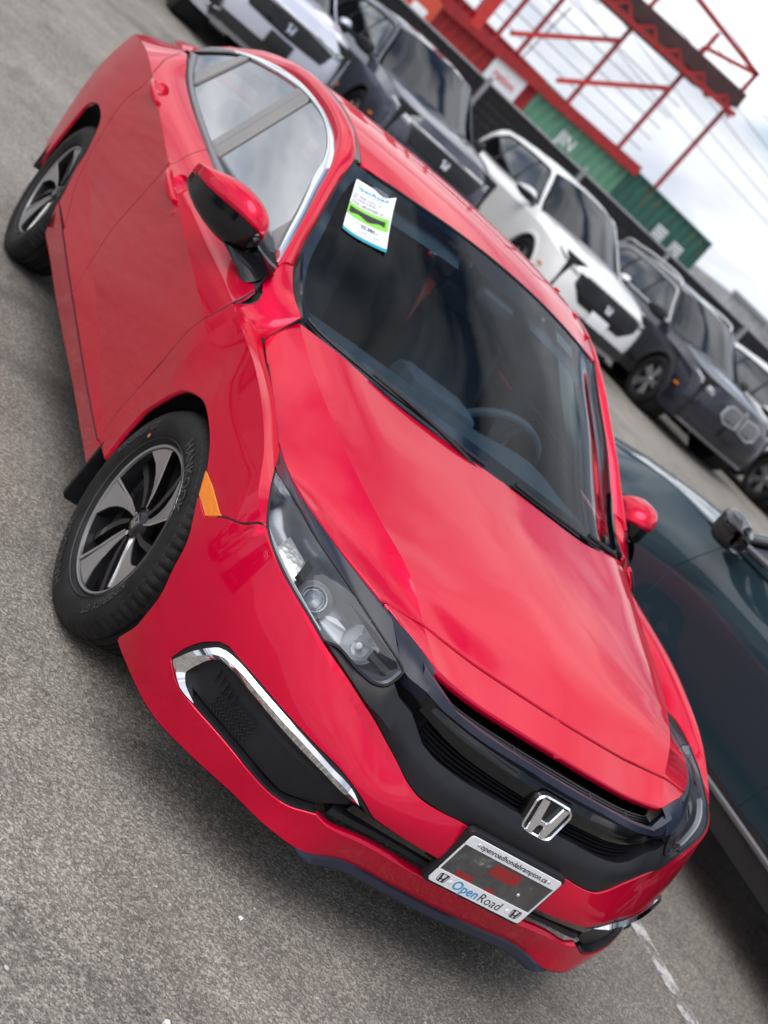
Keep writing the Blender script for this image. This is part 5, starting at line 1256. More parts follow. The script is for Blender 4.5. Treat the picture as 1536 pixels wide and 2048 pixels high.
def build_set(c2=-1.80):
    global _sv, wino
    _sv = {}
    cut1 = [(-.60, .40), (-.58, .60), (-.56, .80), (-.60, .95), (-.62, 1.03)]
    cut2 = [(c2+a_, z_) for a_, z_ in ((-.06, .40), (-.10, .60), (-.06, .80), (-.02, .95), (0, 1.06))]
    cut3 = [(-2.22, .42), (-2.30, .62), (-2.62, .80), (-2.75, .95), (-2.70, 1.09)]
    iu = lambda a, b, n=20: iso(a, b, n)
    _sv['front'] = panel_data(SBODY, [chain(iu((0, 0), (4.0, 0), 30), xz((.40, .30)), arch(0, .405, -8, 180), xz((-.42, .26), (-.60, .26)), xz(*cut1), [(6.38, 3.97)], iu((6.38, 3.97), (0, 3.98), 60))], **RK)
    _sv['fdoor'] = panel_data(SBODY, [chain(xz(*cut1), iu((6.40, 3.97), (uv_xz(c2, 1.06)[0], 3.97), 12), xz(*cut2[::-1]))], **RK)
    _sv['rdoor'] = panel_data(SBODY, [chain(xz(*cut2), iu((uv_xz(c2, 1.06)[0], 3.97), (uv_xz(-2.70, 1.09)[0], 3.97), 12), xz(*cut3[::-1]))], **RK)
    _sv['quarter'] = panel_data(SBODY, [chain(xz((-2.20, .26)), arch(-2.66, .405, 0, 188)[::1], iu((11.2, .1), (12.9, .1), 8), iu((12.9, .1), (12.9, 3.97), 10), iu((12.9, 3.97), (uv_xz(-2.70, 1.09)[0], 3.97), 10), xz(*cut3[::-1]))], **RK)
    _sv['sill'] = panel_data(SBODY, [chain(xz((-.43, .25), (-.43, .39)), iu(uv_xz(-.43, .39), uv_xz(-2.2, .41), 20), xz((-2.2, .25)), iu(uv_xz(-2.2, .25), uv_xz(-.43, .25), 20))], **RK)
    _sv['hood'] = panel_data(SHOOD, [chain(iu((0, 0), (0, 3.97)), iu((0, 3.97), (3.98, 3.97), 30), iu((3.98, 3.97), (3.98, 0)))], ref=(0, 0, .4), step=.07, bstep=.05)
    _sv['roof'] = panel_data(SROOF, [chain(iu((0, 0), (0, 3)), iu((0, 3), (5, 3), 30), iu((5, 3), (5, 0)))], ref=(-1.5, 0, .8), step=.08, bstep=.06, gap=0)
    _sv['ws'] = panel_data(SGLASS, [chain(iu((0, .05), (2.95, .05)), iu((2.95, .05), (2.95, 3)), iu((2.95, 3), (0, 3)))], ref=(-1.5, 0, .8), step=.08, bstep=.06, skirt=False, gap=0)
    _sv['rear'] = panel_data(SROOF, [chain(iu((4.2, 0), (4.2, 2.5)), iu((4.2, 2.5), (4.9, 2.5)), iu((4.9, 2.5), (4.9, 0)))], ref=(-1.5, 0, .8), step=.08, bstep=.06, skirt=False, gap=0, off=.004)
    wino = chain(iu((.22, .30), (4.35, .22), 40), [(4.75, .6), (4.6, 1.6), (4.2, 2.45)], iu((4.0, 2.55), (1.0, 2.55), 30), [(.70, 2.40), (.45, 1.6)])
    _sv['frame'] = panel_data(SDLO, [chain(iu((0, 0), (5, 0), 40), iu((5, 0), (5, 3), 10), iu((5, 3), (0, 3), 40), iu((0, 3), (0, 0), 10)), wino], ref=(-1.5, 0, 1.0), step=.08, bstep=.06, gap=0)
    def wpane(a, b):
        lo = [(t, .30-.08*t/5) for t in np.linspace(a, b, 10)]
        hi = [(t, min(2.55, .30+(t-.22)*4.6, 2.55-(max(0, t-4.0))*2.2)) for t in np.linspace(b, a, 14)]
        return panel_data(SDLO, [chain(lo, hi)], ref=(-1.5, 0, 1.0), step=.08, bstep=.06, skirt=False, gap=0, off=-.006)
    _sv['w1'] = wpane(.24, 1.98); _sv['w2'] = wpane(2.08, 3.35); _sv['w3'] = wpane(3.45, 4.55)
build_set()
def sfl(u, v, off):
    u = np.atleast_1d(np.asarray(u, float)); v = np.asarray(v, float)*np.ones_like(u)
    P = SBODY.ev(u, v); n = SBODY.nrm(u, v); n = n*np.sign((n*(P-np.array([0, 0, .5]))).sum(1))[:, None]; return P+n*off
M['suvglass'] = glass('suv_window_glass', (.10, .11, .13), 2.0)
M['suvws'] = glass('suv_windshield_glass', (.18, .20, .24), 1.75)
M['clad'] = vary(mat('grey_black_cladding', (.022, .022, .024), .55), (.022, .022, .024), .25, 14)
M['lampsuv'] = mat('lamp_glass', (.22, .23, .25), .12, .6, coat=1)
M['palewin'] = mat('pale_window_surround', (.72, .72, .70), .25, .5, coat=.5)
def suv_wheel(parent, x, y, s, rimmat, spokes=10):
    w = empty('wheel'); w.parent = parent; w.location = (x, s*y, .37); w.rotation_euler = (rad(90) if s < 0 else rad(-90), 0, 0)
    b = MB().lathe([(.235, -.10), (.27, -.115), (.33, -.112), (.362, -.09), (.37, -.05), (.37, .05), (.362, .09), (.33, .112), (.27, .115), (.245, .10), (.24, .09)], 56); b.obj('tyre', M['rubber'], w)
    b = MB().lathe([(.243, .10), (.238, .104), (.228, .09), (.222, .0), (.0, -.01)], 56); r = b.obj('rim', M['alloydark'], w)
    b = MB()
    for k in range(spokes):
        a = 2*math.pi*(k//2)/(spokes/2)+(.17 if k % 2 else -.17)
        K = Matrix.Rotation(a, 4, 'Z'); b.prism([(.03, -.022), (.235, -.020), (.235, .020), (.03, .022)], .055, .092, K, bev=.006)
    b.lathe([(0, .095), (.05, .094), (.06, .08)], 24); b.obj('spokes', rimmat, r)
    return w
def make_suv(name, label, loc, rz, pmat, face='hex', clad=True, group=None, rails=None, winmat=None, mirror=None, tagged=False, rim=None, detail=1, stretch=1.0):
    T = empty(name, loc, rz, label, 'car', group)
    low = M['clad'] if clad else pmat
    place('front_body', _sv['front'], pmat, T, -1); place('front_body', _sv['front'], pmat, T, 1)
    for s in (-1, 1):
        fd = place('front_door', _sv['fdoor'], pmat, T, s); rd = place('rear_door', _sv['rdoor'], pmat, T, s)
        place('quarter_panel', _sv['quarter'], pmat, T, s); place('sill', _sv['sill'], low, T, s)
        place('window_frame', _sv['frame'], pmat, T, s)
        place('side_window', _sv['w1'], M['suvglass'], T, s); place('side_window', _sv['w2'], M['suvglass'], T, s); place('side_window', _sv['w3'], M['suvglass'], T, s)
        S2 = np.array([1, s, 1.])
        # window surround
        lp = np.array(wino+[wino[0]]); P = SDLO.ev(lp[:, 0], lp[:, 1]); P[:, 1] += .006
        MB().tube([tuple(p) for p in P*S2], .016 if winmat else .010, 6).obj('window_moulding', winmat or M['dark'], T)
        # pillars between panes
        for u0 in (2.03, 3.40):
            q = SDLO.ev([u0-.06, u0+.06, u0+.06, u0-.06], [.25, .25, 2.55, 2.55]); q[:, 1] += .004; MB().add([tuple(p) for p in q*S2], [(0, 1, 2, 3)]).obj('pillar_cover', M['dark'], T, smooth=False)
        # arch cladding
        for cx in (0, -2.66):
            b = MB(); rows = []
            for r_, o_ in ((.40, -.03), (.395, .012), (.43, .016), (.455, .006)):
                pts = [uv_xz(cx+r_*math.cos(rad(a)), .37+r_*math.sin(rad(a))) for a in np.linspace(-12 if cx == 0 else -10, 190, 26)]
                pts = np.array(pts); rows.append(sfl(pts[:, 0], pts[:, 1], o_)*S2)
            b.grid(rows).obj('arch_trim', low, T)
            Mx = Matrix.Translation((cx, s*.55, .38)) @ Matrix.Rotation(rad(-90)*s, 4, 'X'); MB().lathe([(.05, 0), (.41, 0), (.41, .33)], 28, Mx).obj('wheel_liner', M['liner'], T)
            suv_wheel(T, cx, .80, s, rim or M['alloy'])
        # handles and mirror
        for x_, z_ in ((-1.68, .92), (-2.52, .955)):
            u_, v_ = uv_xz(x_, z_); p = sfl(u_, v_, .03)[0]*S2; MB().box(tuple(p), (.20, .02, .028), bev=.008).obj('door_handle', pmat, T)
        make_mirror(s, T, (-.06, .075, .115), mirror or pmat, M['dark'], arm=False)
        # head lamp
        hu = spl([(1.84, 3.16), (2.3, 3.22), (2.8, 3.34), (3.5, 3.52)], 6); hd = spl([(3.45, 3.30), (2.8, 3.02), (2.3, 2.86), (1.84, 2.80)], 6)
        d_ = panel_data(SBODY, [chain(hu, hd)], ref=(0, 0, .6), step=.05, bstep=.04, off=.006, gap=.0)
        place('headlamp', d_, M['lampsuv'], T, s)
        dr = hu[2:-2]; MB().tube([tuple(q_) for q_ in sfl(dr[:, 0], dr[:, 1]-.05, .010)*S2], .010, 6).obj('lamp_strip', M['white'], T)
        if rails:
            P = SROOF.ev(np.linspace(.45, 4.0, 20), np.full(20, 2.9)); P[:, 2] += .055; P[0, 2] -= .05; P[-1, 2] -= .05; MB().tube([tuple(p) for p in P*S2], .018, 8).obj('roof_rail', rails, T)
        # amber reflector
        p = sfl(3.75, 1.75, .004)[0]*S2; MB().box(tuple(p), (.10, .02, .03), bev=.004).obj('side_marker', M['amber'], T)
    place('hood', _sv['hood'], pmat, T, 0); place('roof', _sv['roof'], pmat, T, 0); place('windshield', _sv['ws'], M['suvws'], T, 0); place('rear_window', _sv['rear'], M['suvglass'], T, 0)
    # cabin and floor
    MB().box((-1.35, 0, .62), (4.3, 1.50, .62)).obj('floor_pan', M['dark'], T, smooth=False)
    for x_, y_ in ((-1.45, .37), (-1.45, -.37), (-2.4, .4), (-2.4, -.4)):
        MB().box((x_, y_, 1.15), (.16, .46, .50), bev=.05, rot=Matrix.Rotation(rad(-15), 3, 'Y')).box((x_-.08, y_, 1.46), (.10, .26, .16), bev=.03).obj('seat_back', M['int'], T)
    def fpan(nm, lp, m_, off=.004, dep=.02):
        d_ = panel_data(SBODY, [lp], ref=(0, 0, .6), step=.05, bstep=.04, off=off, gap=0, depth=dep); return place(nm, d_, m_, T, 0)
    fpan('lower_intake', chain(iu((0, .25), (2.6, .25)), iu((2.6, .25), (2.3, 1.0)), iu((2.3, 1.0), (0, 1.05))), M['clad'])
    bb = MB(); us_ = np.linspace(0, 2.5, 20); pp = sfl(us_, .16, .012); 
    fullc = lambda A: np.vstack([(A*S_)[::-1], A[1:]])
    MB().grid([fullc(sfl(us_, .10, .004)), fullc(sfl(us_, .14, .02)), fullc(sfl(us_, .24, .016)), fullc(sfl(us_, .28, .002))]).obj('skid_trim', M['satin'], T)
    EMs = Matrix.Translation((.975, 0, .70)) @ Matrix.Rotation(rad(90), 4, 'Z') @ Matrix.Rotation(rad(86), 4, 'X')
    if face == 'hex':
        fpan('grille', chain(iu((0, 1.55), (1.10, 1.55)), iu((1.10, 1.55), (1.74, 2.35)), iu((1.74, 2.35), (1.80, 3.20)), iu((1.80, 3.20), (0, 3.28))), M['gloss'], .008)
        b = MB()
        for r_ in range(6):
            for c_ in range(-6, 7):
                u_ = abs(c_+.5*(r_ % 2))*.235; v_ = 1.92+.24*r_
                if u_ > .95+.7*min(1, (v_-1.75)/.8): continue
                p = sfl(u_, v_, .010)[0]; p[1] *= -1 if c_+.5*(r_ % 2) < 0 else 1
                for k in range(6):
                    a0, a1 = rad(60*k+30), rad(60*k+90); rr = .046
                    b.tube([(p[0], p[1]+rr*math.cos(a0), p[2]+rr*.62*math.sin(a0)), (p[0], p[1]+rr*math.cos(a1), p[2]+rr*.62*math.sin(a1))], .006, 4, cap=False)
        tag(b.obj('grille_mesh', M['matte'], T), kind='stuff')
    elif face == 'bar':
        fpan('grille', chain(iu((0, 1.9), (1.5, 2.0)), iu((1.5, 2.0), (1.75, 2.9)), iu((1.75, 2.9), (0, 3.05))), M['gloss'], .008)
        us2 = np.linspace(0, 1.9, 20); MB().grid([fullc(sfl(us2, 3.02+.0*us2, .006)), fullc(sfl(us2, 3.08, .022)), fullc(sfl(us2, 3.18, .016)), fullc(sfl(us2, 3.20, .0))]).obj('grille_chrome', M['chrome'], T)
        us2 = np.linspace(0, 1.6, 20)
        for v_ in (2.25, 2.5, 2.75): MB().grid([fullc(sfl(us2, v_, .004)), fullc(sfl(us2, v_, .018)), fullc(sfl(us2, v_+.06, .018)), fullc(sfl(us2, v_+.06, .004))]).obj('grille_slat', M['matte'], T)
        for s in (-1, 1):
            P = sfl(np.array([2.1, 2.75, 3.15, 2.9, 2.3]), np.array([.75, .60, 1.15, 1.62, 1.40]), .012)*np.array([1, s, 1.]); MB().tube([tuple(p) for p in np.vstack([P, P[:1]])], .016, 6).obj('fog_chrome', M['satin'], T)
            d_ = panel_data(SBODY, [[(2.1, .75), (2.75, .6), (3.15, 1.15), (2.9, 1.62), (2.3, 1.4)]], ref=(0, 0, .6), step=.05, bstep=.04, off=.006, gap=0); place('fog_recess', d_, M['clad'], T, s)
    elif face == 'kidney':
        for s in (-1, 1):
            P = sfl(np.array([.07, .70, .98, .95, .72, .12]), np.array([2.05, 1.92, 2.25, 2.95, 3.20, 3.14]), .018)*np.array([1, s, 1.]); C_ = P
            MB().tube([tuple(p) for p in C_], .018, 8, closed=True).obj('kidney_frame', M['alloy'], T)
            d_ = panel_data(SBODY, [[(.07, 2.05), (.70, 1.92), (.98, 2.25), (.95, 2.95), (.72, 3.20), (.12, 3.14)]], ref=(0, 0, .6), step=.05, bstep=.04, off=.008, gap=0); place('kidney_back', d_, M['dark'], T, s)
            for k in range(7):
                u_ = .14+.12*k; MB().tube([tuple(q_*np.array([1, s, 1.])) for q_ in sfl(np.full(5, u_), np.linspace(2.18, 3.05, 5), .014)], .009, 5).obj('kidney_bar', M['alloy'], T)
        EMs = Matrix.Translation((.93, 0, .875)) @ Matrix.Rotation(rad(90), 4, 'Z') @ Matrix.Rotation(rad(50), 4, 'X')
        b = MB().lathe([(0, .004), (.035, .004), (.04, 0)], 20, EMs); b.obj('emblem', M['satin'], T)
    if face in ('hex', 'bar'):
        b = MB(); hlogo(b, EMs, .115, .02, .032, bev=.004); b.obj('emblem', M['chrome'], T, sharp=25)
    if detail:   # plate
        P = sfl(0, 1.45, .015)[0]; MB().box((P[0]+.004, 0, .50), (.012, .31, .155), bev=.004).obj('plate_blank', M['white'] if detail == 2 else M['dark'], T)
    if tagged:
        q = SGLASS.ev([2.55, 2.05, 2.05, 2.55], [2.2, 2.15, 2.85, 2.85])*S_; q[:, 0] -= .004; q[:, 2] -= .006
        MB().add([tuple(p) for p in q], [(0, 1, 2, 3)]).obj('price_tag', M['paper'], T, smooth=False)
    if stretch != 1:
        T.scale = (stretch, 1, 1)
        for c in T.children:
            if c.name.startswith('wheel') and c.type == 'EMPTY': c.scale = (1/stretch, 1, 1)
    return T
M['p_silver'] = paint('silver_lilac_paint', (.60, .62, .72), .06, .35, .35)
M['p_grey'] = paint('dark_grey_paint', (.050, .054, .075), .15, .3, .35)
M['p_white'] = paint('white_paint', (.78, .78, .78), .03)
M['p_black'] = paint('black_paint', (.018, .019, .028), .15, .2, .3)
M['p_teal'] = paint('deep_blue_green_paint', (.022, .044, .058), .12, .15, .30, .9)
GB = 'vehicles parked in the back row'
def gl(x, y): return (x, y, gz(x, y))
make_suv('parked_suv', 'silver sport utility vehicle with black lower bumper in the back row', gl(-12.6, 2.22), 0, M['p_silver'], 'bar', True, GB, rim=M['alloydark'])
make_suv('parked_suv', 'dark grey sport utility vehicle between the silver and white ones', gl(-12.6, 4.52), 0, M['p_grey'], 'bar', True, GB, mirror=M['dark'])
make_suv('parked_suv', 'white sport utility vehicle with black honeycomb grille and paper windshield tag', gl(-12.5, 7.36), 0, M['p_white'], 'hex', False, GB, tagged=True, detail=2, mirror=M['p_white'])
make_suv('parked_suv', 'black sport utility vehicle with twin kidney grille and pale window surround', gl(-12.4, 10.02), 0, M['p_black'], 'kidney', True, GB, rails=M['palewin'], winmat=M['palewin'], mirror=M['dark'])
make_suv('parked_suv', 'white sport utility vehicle beyond the black one with kidney grille', gl(-12.6, 12.90), 0, M['p_white'], 'hex', True, GB)
_keep = (SBODY, _sv)
SBODY = Loft([[(x, y*(1.0 if j < 3 else .985 if j == 3 else .965), z-(.10 if j == 3 else 0)*(1 if i > 4 else .4)+(.015 if j == 4 and i > 4 else 0)) for j, (x, y, z) in enumerate(r)] for i, r in enumerate(SBODY.P)], mirror_u0=True)
build_set(-1.56)
NB = make_suv('parked_suv', 'deep blue green sport utility vehicle parked tail first beside the red sedan', (-2.30, 2.985, 0), math.pi, M['p_teal'], 'bar', True, None, mirror=M['gloss'], winmat=M['satin'], stretch=1.15)
us_ = np.linspace(uv_xz(-.43, .27)[0], uv_xz(-2.2, .27)[0], 30)
for s in (-1, 1): MB().grid([sfl(us_, v_, o_)*np.array([1, s, 1.]) for v_, o_ in ((.62, .002), (.66, .012), (.74, .012), (.78, .002))]).obj('sill_trim', M['satin'], NB)
SBODY, _sv = _keep
# ---------------------------------------------------------------- fence behind the back row
M['post'] = vary(mat('galvanised_post', (.30, .30, .31), .5, .4), (.30, .30, .31), .15, 8)
M['screen'] = mat('black_privacy_mesh', (.012, .012, .014), .8)
_n = nz(M['screen'], 40, kind='V'); _r = rampn(M['screen'], _n.outputs['Distance'], [(.15, (.006, .006, .007)), (.5, (.035, .034, .036))]); M['screen'].node_tree.links.new(_r.outputs[0], M['screen'].node_tree.nodes['Principled BSDF'].inputs['Base Color']); bump(M['screen'], _n.outputs['Distance'], .8, .02)
FN = empty('mesh_fence', gl(-17.5, 4), 0, 'tall black mesh fence with grey posts behind the parked vehicles', 'fence')
fx, fy, fz = FN.location
fpy = [-2.2+2.27*k for k in range(12)]
for k, y in enumerate(fpy):
    z0 = gz(-17.5, y); MB().tube([(0, y-fy, z0-fz-.05), (0, y-fy, z0-fz+2.02)], .045, 10).lathe([(.05, 0), (.045, .03), (0, .05)], 10, Matrix.Translation((0, y-fy, z0-fz+2.0))).obj('post', M['post'], FN)
    if k < len(fpy)-1:
        b = MB(); ny = 18; nzz = 14
        for i in range(ny+1): b.tube([(-.02, y-fy+.05+2.17*i/ny, z0-fz+.05), (-.02, y-fy+.05+2.17*i/ny, z0-fz+1.93)], .007, 4, cap=False)
        for j in range(nzz+1): b.tube([(-.028, y-fy+.05, z0-fz+.06+1.86*j/nzz), (-.028, y-fy+2.22, z0-fz+.06+1.86*j/nzz)], .006, 4, cap=False)
        tag(b.obj('wire_grid', M['matte'], FN), kind='stuff')
        MB().box((-.05, y-fy+1.135, z0-fz+.99), (.012, 2.17, 1.88)).obj('mesh_panel', M['screen'], FN, smooth=False)
        MB().tube([(0, y-fy, z0-fz+1.95), (0, y-fy+2.27, z0-fz+1.95)], .022, 8).obj('rail', M['post'], FN)
# ---------------------------------------------------------------- containers
def back(y, z, k=1.1831): return (-55.0, -2.2488+(y+2.2488)*k, 1.5331+(z-1.5331)*k)
def container(label, y0, y1, z0, base, xf=-55.0, marks=(), group=None, h=2.59, name='shipping_container', ncor=11, rust=.5):
    m_ = mat(name+'_paint', base, .6); n_ = nz(m_, 1.6, 6, .7); r_ = rampn(m_, n_.outputs['Fac'], [(.30, (.16, .065, .03)), (.30+.16*rust, base), (.75, tuple(min(1, c*1.25) for c in base))]); m_.node_tree.links.new(r_.outputs[0], m_.node_tree.nodes['Principled BSDF'].inputs['Base Color'])
    T = empty(name, (xf, y0, z0), 0, label, 'container', group); L_ = y1-y0
    rows = []; n = ncor*4
    prof = [0, .036, .036, 0]
    ys_ = [.10+(L_-.20)*i/n for i in range(n+1)]; dx = [(-.10 if (i//2) % 2 else 0.0) for i in range(n+1)]
    MB().grid([[(d, y, .16) for d, y in zip(dx, ys_)], [(d, y, h-.12) for d, y in zip(dx, ys_)]]).obj('corrugated_side', m_, T, smooth=False)
    b = MB().box((-1.25, L_/2, h-.03), (2.44, L_, .05)).box((-2.43, L_/2, h/2), (.03, L_, h)).box((-1.2, .03, h/2), (2.4, .05, h-.2)).box((-1.2, L_-.03, h/2), (2.4, .05, h-.2)).box((-1.25, L_/2, .08), (2.4, L_, .10)); b.obj('shell', m_, T, smooth=False)
    for z_, hh in ((h-.06, .12), (.08, .16)): MB().box((.01, L_/2, z_), (.08, L_-.3, hh)).obj('side_rail', m_, T, smooth=False)
    for y_ in (.08, L_-.08): MB().box((0, y_, h/2), (.12, .16, h), bev=.01).obj('corner_post', m_, T, smooth=False)
    for w_, y_, z_, sz in marks:
        v_, f_ = text_geo(w_, sz, 'CENTER', True); MB().add([(.012+z*0, y_+x, z_+y) for x, y, z in v_], f_).obj('marking', M['white'], T, smooth=False)
    return T
GC = 'stacked shipping containers'
zt = 3.59
container('pale green shipping container of the upper tier with white letters', 25.55, 31.55, zt, (.105, .26, .175), marks=(('JIN', 2.6, 1.3, .8), ), group=GC)
container('dark green shipping container of the upper tier next to grey building', 31.62, 37.70, zt, (.018, .095, .072), marks=(('▮▮', 3.4, 1.5, .5), ('▮▮', 4.6, 1.2, .5)) if 0 else (), group=GC, rust=.9)
for y_ in (3.2, 4.4):
    pass
container('red shipping container of the upper tier carrying a white sign', 19.6, 25.48, zt, (.30, .014, .016), group=GC, rust=.1)
container('lower tier shipping container behind the fence under the green ones', 25.55, 31.55, 1.0, (.12, .22, .16), group=GC)
container('lower tier shipping container behind the fence under the dark one', 31.62, 37.70, 1.0, (.03, .10, .08), group=GC)
container('lower tier shipping container behind the fence under the red one', 19.6, 25.48, 1.0, (.28, .02, .02), group=GC)
SG = empty('sign', (-54.9, 23.9, 4.25), 0, 'white sign with red lettering on the red container', 'sign')
MB().box((0, 0, .72), (.04, 1.9, 1.35), bev=.01).obj('board', M['white'], SG, smooth=False)
M['signred'] = mat('sign_red', (.55, .03, .03), .5)
v_, f_ = text_geo('ration', .52, 'CENTER', True); MB().add([(.03, x, .68+y) for x, y, z in v_], f_).obj('lettering', M['signred'], SG, smooth=False)
b = MB().box((.03, 0, .15), (.02, 1.9, .12)); b.obj('stripe', M['signred'], SG, smooth=False)
for k, (y_, z_) in enumerate(((35.0, 4.85), (36.3, 4.75))):
    lb = empty('label_plate', (-54.93, y_, z_), 0, 'pale data panel on the dark green container', 'plate', 'data panels on the dark container')
    for j in range(4): MB().box((.01, 0, .16*j-.24), (.01, .75, .10)).obj('print_row', M['white'], lb, smooth=False)
# ---------------------------------------------------------------- red steel frame and canopy above the containers
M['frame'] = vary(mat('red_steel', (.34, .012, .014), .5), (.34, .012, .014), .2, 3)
M['framelit'] = vary(mat('lit_red_steel', (.58, .03, .025), .5), (.58, .03, .025), .12, 3)  # lit copy of the frame steel, the light put into its base colour
M['deck'] = vary(mat('dark_canopy_deck', (.05, .016, .016), .6), (.05, .016, .016), .3, 2)
FR = empty('steel_frame', back(22.5, 5.45), 0, 'red steel canopy frame on posts standing above the containers', 'frame')
fo = Vector(FR.location)
def bar(a, b_, t, nm, m_=None, dx=0.0):
    A = Vector(back(*a))-fo+Vector((dx, 0, 0)); B_ = Vector(back(*b_))-fo+Vector((dx, 0, 0)); d_ = B_-A
    q_ = d_.to_track_quat('Z', 'Y').to_matrix(); MB().box(tuple((A+B_)/2), (t, t, d_.length), rot=q_).obj(nm, m_ or M['frame'], FR, smooth=False)
bar((12.0, 4.72), (26.6, 5.42), .5, 'base_beam')
for y_, z0_, z1_ in ((18.55, 5.2, 12), (19.6, 5.4, 11.5), (22.42, 5.4, 11.2), (25.3, 5.45, 11.0), (27.72, 5.45, 11.05)): bar((y_, z0_), (y_, z1_), .17, 'post')
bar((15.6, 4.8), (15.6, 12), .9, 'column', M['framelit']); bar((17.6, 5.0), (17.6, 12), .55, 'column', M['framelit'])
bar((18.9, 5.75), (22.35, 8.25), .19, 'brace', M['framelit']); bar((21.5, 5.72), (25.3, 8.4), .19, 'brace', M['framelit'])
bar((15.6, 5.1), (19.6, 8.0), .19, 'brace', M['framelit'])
bar((23.8, 11.25), (27.77, 11.03), .20, 'top_bar'); bar((25.26, 10.3), (27.77, 11.03), .2, 'top_bar'); bar((25.26, 10.3), (25.3, 9.2), .22, 'top_bar')
bar((18.5, 11.6), (23.8, 11.25), .2, 'top_bar')
A_, B_ = back(14.5, 8.6), back(27.7, 9.55)
MB().box(((A_[0]+B_[0])/2-fo.x-1.5, (A_[1]+B_[1])/2-fo.y, (A_[2]+B_[2])/2-fo.z+.35), (4.5, B_[1]-A_[1], .75), rot=Matrix.Rotation(math.atan2(B_[2]-A_[2], B_[1]-A_[1]), 3, 'X')).obj('canopy_deck', M['deck'], FR, smooth=False)
for k in range(9):
    y_ = 15+1.4*k; bar((y_, 8.45+.07*k), (y_+.7, 9.0+.07*k), .12, 'truss_web', dx=.9); bar((y_+.7, 9.0+.07*k), (y_+1.4, 8.5+.07*k), .12, 'truss_web', dx=.9)
bar((14.5, 8.35), (27.7, 9.3), .22, 'truss_chord', dx=.9)
for k in range(9):      # thin horizontal rods behind the posts
    bar((12, 5.9+.55*k), (27.6, 6.3+.55*k) if k < 5 else (22, 6.2+.55*k), .045, 'rod', M['post'], dx=-3)
bar((21.0, 5.6), (21.2, 8.2), .06, 'rod', M['post'], dx=-3)
# orange-red machine at the frame's left end
OM = empty('site_cabin', (-50.0, 15.5, gz(-50, 15)), 0, 'orange red site cabin left of the red container', 'cabin')
M['cabin'] = vary(mat('orange_red_paint', (.55, .06, .025), .5), (.55, .06, .025), .15, 2)
MB().box((0, 0, 2.0), (3, 3.6, 4.0), bev=.1).obj('cabin_body', M['cabin'], OM); 
for k in range(3): MB().box((1.53, -1.1+1.1*k, 3.0), (.04, .7, .9), bev=.02).obj('cabin_panel', M['white'], OM)
# ---------------------------------------------------------------- grey shed, poles and cables on the right
M['shed'] = mat('grey_ribbed_cladding', (.33, .33, .34), .6); _n = nz(M['shed'], .6, 5); _r = rampn(M['shed'], _n.outputs['Fac'], [(.3, (.24, .24, .25)), (.7, (.42, .42, .43))]); M['shed'].node_tree.links.new(_r.outputs[0], M['shed'].node_tree.nodes['Principled BSDF'].inputs['Base Color'])
SH = empty('grey_shed', (-92, 84, gz(-92, 84)), 0, 'long grey warehouse beyond the containers', 'building')
n = 60; MB().grid([[(.12*(i % 2), -16+32*i/n, 0) for i in range(n+1)], [(.12*(i % 2), -16+32*i/n, 6.6) for i in range(n+1)]]).obj('ribbed_wall', M['shed'], SH, smooth=False)
MB().box((-10, 0, 3.25), (19.8, 32, 6.5)).obj('shed_body', M['shed'], SH, smooth=False); MB().box((0.05, 0, 6.7), (.5, 32.4, .35)).obj('eaves', M['post'], SH, smooth=False)
for k in range(4): MB().box((.2, -12+7*k, 2.2), (.1, 3.2, 4.4), bev=.03).obj('shed_door', M['palewin'], SH)
for k, (x_, y_, h_) in enumerate(((-60, 47.5, 11.5), (-62, 53.5, 12.0), (-40, 38.5, 9.5))):
    P_ = empty('utility_pole', (x_, y_, gz(x_, y_)), 0, ('slim grey pole in front of the grey warehouse, topmost of its wires', 'slim grey pole standing right of the container end', 'lamp pole at the fence end before the warehouse')[k], 'pole')
    MB().tube([(0, 0, 0), (0, 0, h_)], [.11, .06], 10).obj('shaft', M['post'], P_); MB().box((0, 0, h_-.6), (.10, 1.8, .10)).obj('crossarm', M['post'], P_, smooth=False)
for k in range(6):
    a_ = Vector((-70, 12, 21-1.5*k)); c_ = Vector((-60, 60, 11.8-.5*k)); pts = [a_.lerp(c_, t)-Vector((0, 0, 1.2*math.sin(math.pi*t))) for t in np.linspace(0, 1, 16)]
    cb_ = MB().tube(pts, .022, 5).obj('overhead_cable', M['clad']); tag(cb_, 'thin overhead cable strung across the sky behind the red frame', 'cable', 'overhead cables')
RB = empty('crate_pile', gl(-24, 20.8), 0, 'small orange crate pile behind the fence near the grey warehouse', 'crate')
MB().box((0, 0, 1.15), (1.0, 1.2, 2.3), bev=.03).obj('crate', M['cabin'], RB)

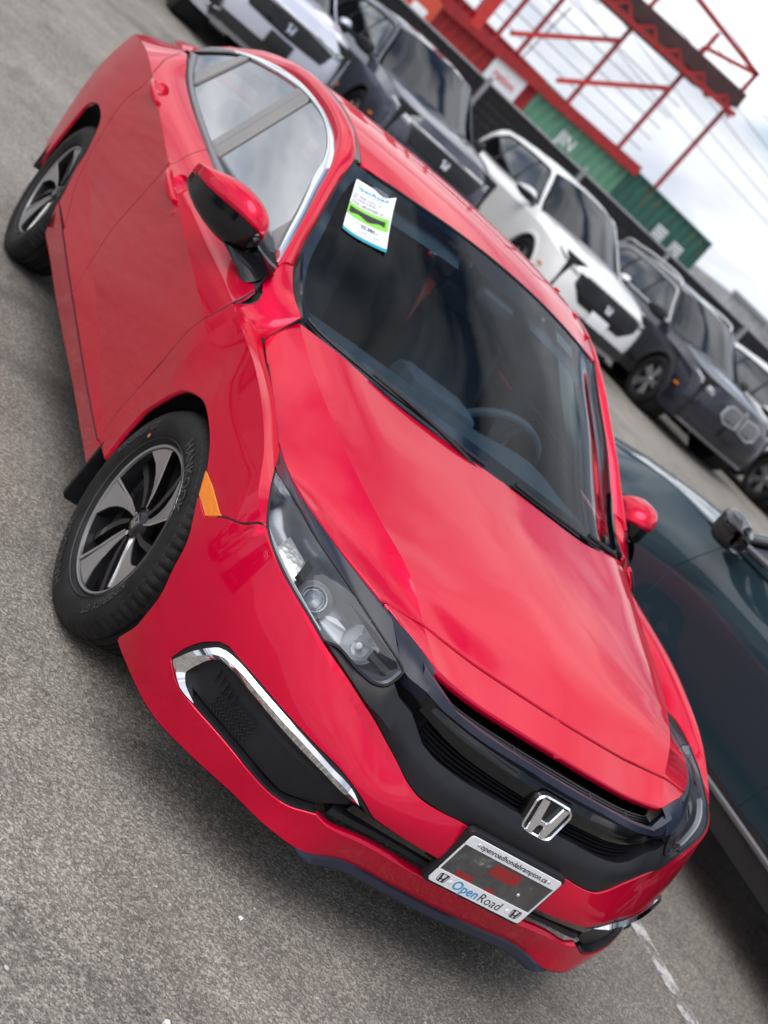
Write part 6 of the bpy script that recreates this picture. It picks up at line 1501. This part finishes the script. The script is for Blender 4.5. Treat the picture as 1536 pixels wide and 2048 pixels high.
# ---------------------------------------------------------------- loose grit and flakes on the asphalt
M['grit'] = mat('pale_stone', (.34, .33, .31), .8); _n = nz(M['grit'], 30, 2, coord='Object'); _r = rampn(M['grit'], _n.outputs['Fac'], [(.35, (.16, .15, .14)), (.65, (.52, .50, .47))]); M['grit'].node_tree.links.new(_r.outputs[0], M['grit'].node_tree.nodes['Principled BSDF'].inputs['Base Color'])
b = MB(); ico = bmesh.new(); bmesh.ops.create_icosphere(ico, subdivisions=1, radius=1); iv = [v.co.copy() for v in ico.verts]; iff = [[v.index for v in f.verts] for f in ico.faces]; ico.free()
def stone(x, y, r):
    sc = (r*random.uniform(.7, 1.3), r*random.uniform(.7, 1.3), r*random.uniform(.4, .8)); an = random.uniform(0, 6.28); c_, s_ = math.cos(an), math.sin(an)
    vv = []
    for q_ in iv:
        k_ = random.uniform(.75, 1.2); X, Y, Z = q_.x*sc[0]*k_, q_.y*sc[1]*k_, q_.z*sc[2]*k_
        vv.append((x+X*c_-Y*s_, y+X*s_+Y*c_, Z+sc[2]*.6))
    b.add(vv, iff)
for k in range(1500): stone(random.uniform(-.5, 2.1), random.uniform(-1.9, .6), random.choice((.0016, .002, .0026, .0034)))
for k in range(90): stone(random.gauss(1.20, .13), random.gauss(-1.28, .12), random.choice((.003, .004, .006, .009)))
for k in range(500): stone(random.uniform(-3.0, .5), random.uniform(-2.2, -1.0), random.choice((.002, .003)))
tag(b.obj('loose_grit', M['grit'], smooth=False), 'scattered small pale stones lying on the asphalt', 'gravel', kind='stuff')
for x_, y_, r_ in ((1.33, -.72, .012), (.93, -.44, .008)):
    b = MB(); stone(x_, y_, r_); tag(b.obj('pebble', M['white'], smooth=False), 'single pale pebble lying on bare asphalt before the red sedan', 'stone', 'single pebbles')

# ---------------------------------------------------------------- what the sedan's flank and windows mirror: an office building and parked cars on that side
M['render'] = vary(mat('pale_grey_render', (.42, .42, .40), .8), (.42, .42, .40), .08, .8)
OB = empty('office_building', (-38, -16, 0.9), 0, 'pale grey office building with dark window frames, mirrored in the sedan side windows', 'building')
MB().box((0, 0, 3.3), (44, 6, 6.6)).obj('wall', M['render'], OB, smooth=False); MB().box((0, 0, 6.75), (44.6, 6.6, .3)).obj('roof_edge', M['post'], OB, smooth=False)
for k in range(7):
    wn = MB().box((-19+6.3*k, 3.02, 3.0), (2.2, .10, 5.0), bev=.02).obj('window', M['clad'], OB)
    MB().box((-19+6.3*k, 3.09, 3.0), (1.8, .03, 4.6)).obj('pane', M['suvglass'], wn, smooth=False)
make_suv('parked_suv', 'white sport utility vehicle mirrored in the red sedan flank', (-2.0, -7.6, 0), rad(90), M['p_white'], 'bar', True, None)
make_suv('parked_suv', 'black sport utility vehicle mirrored in the red sedan flank', (1.0, -8.0, 0), rad(90), M['p_black'], 'bar', True, None)
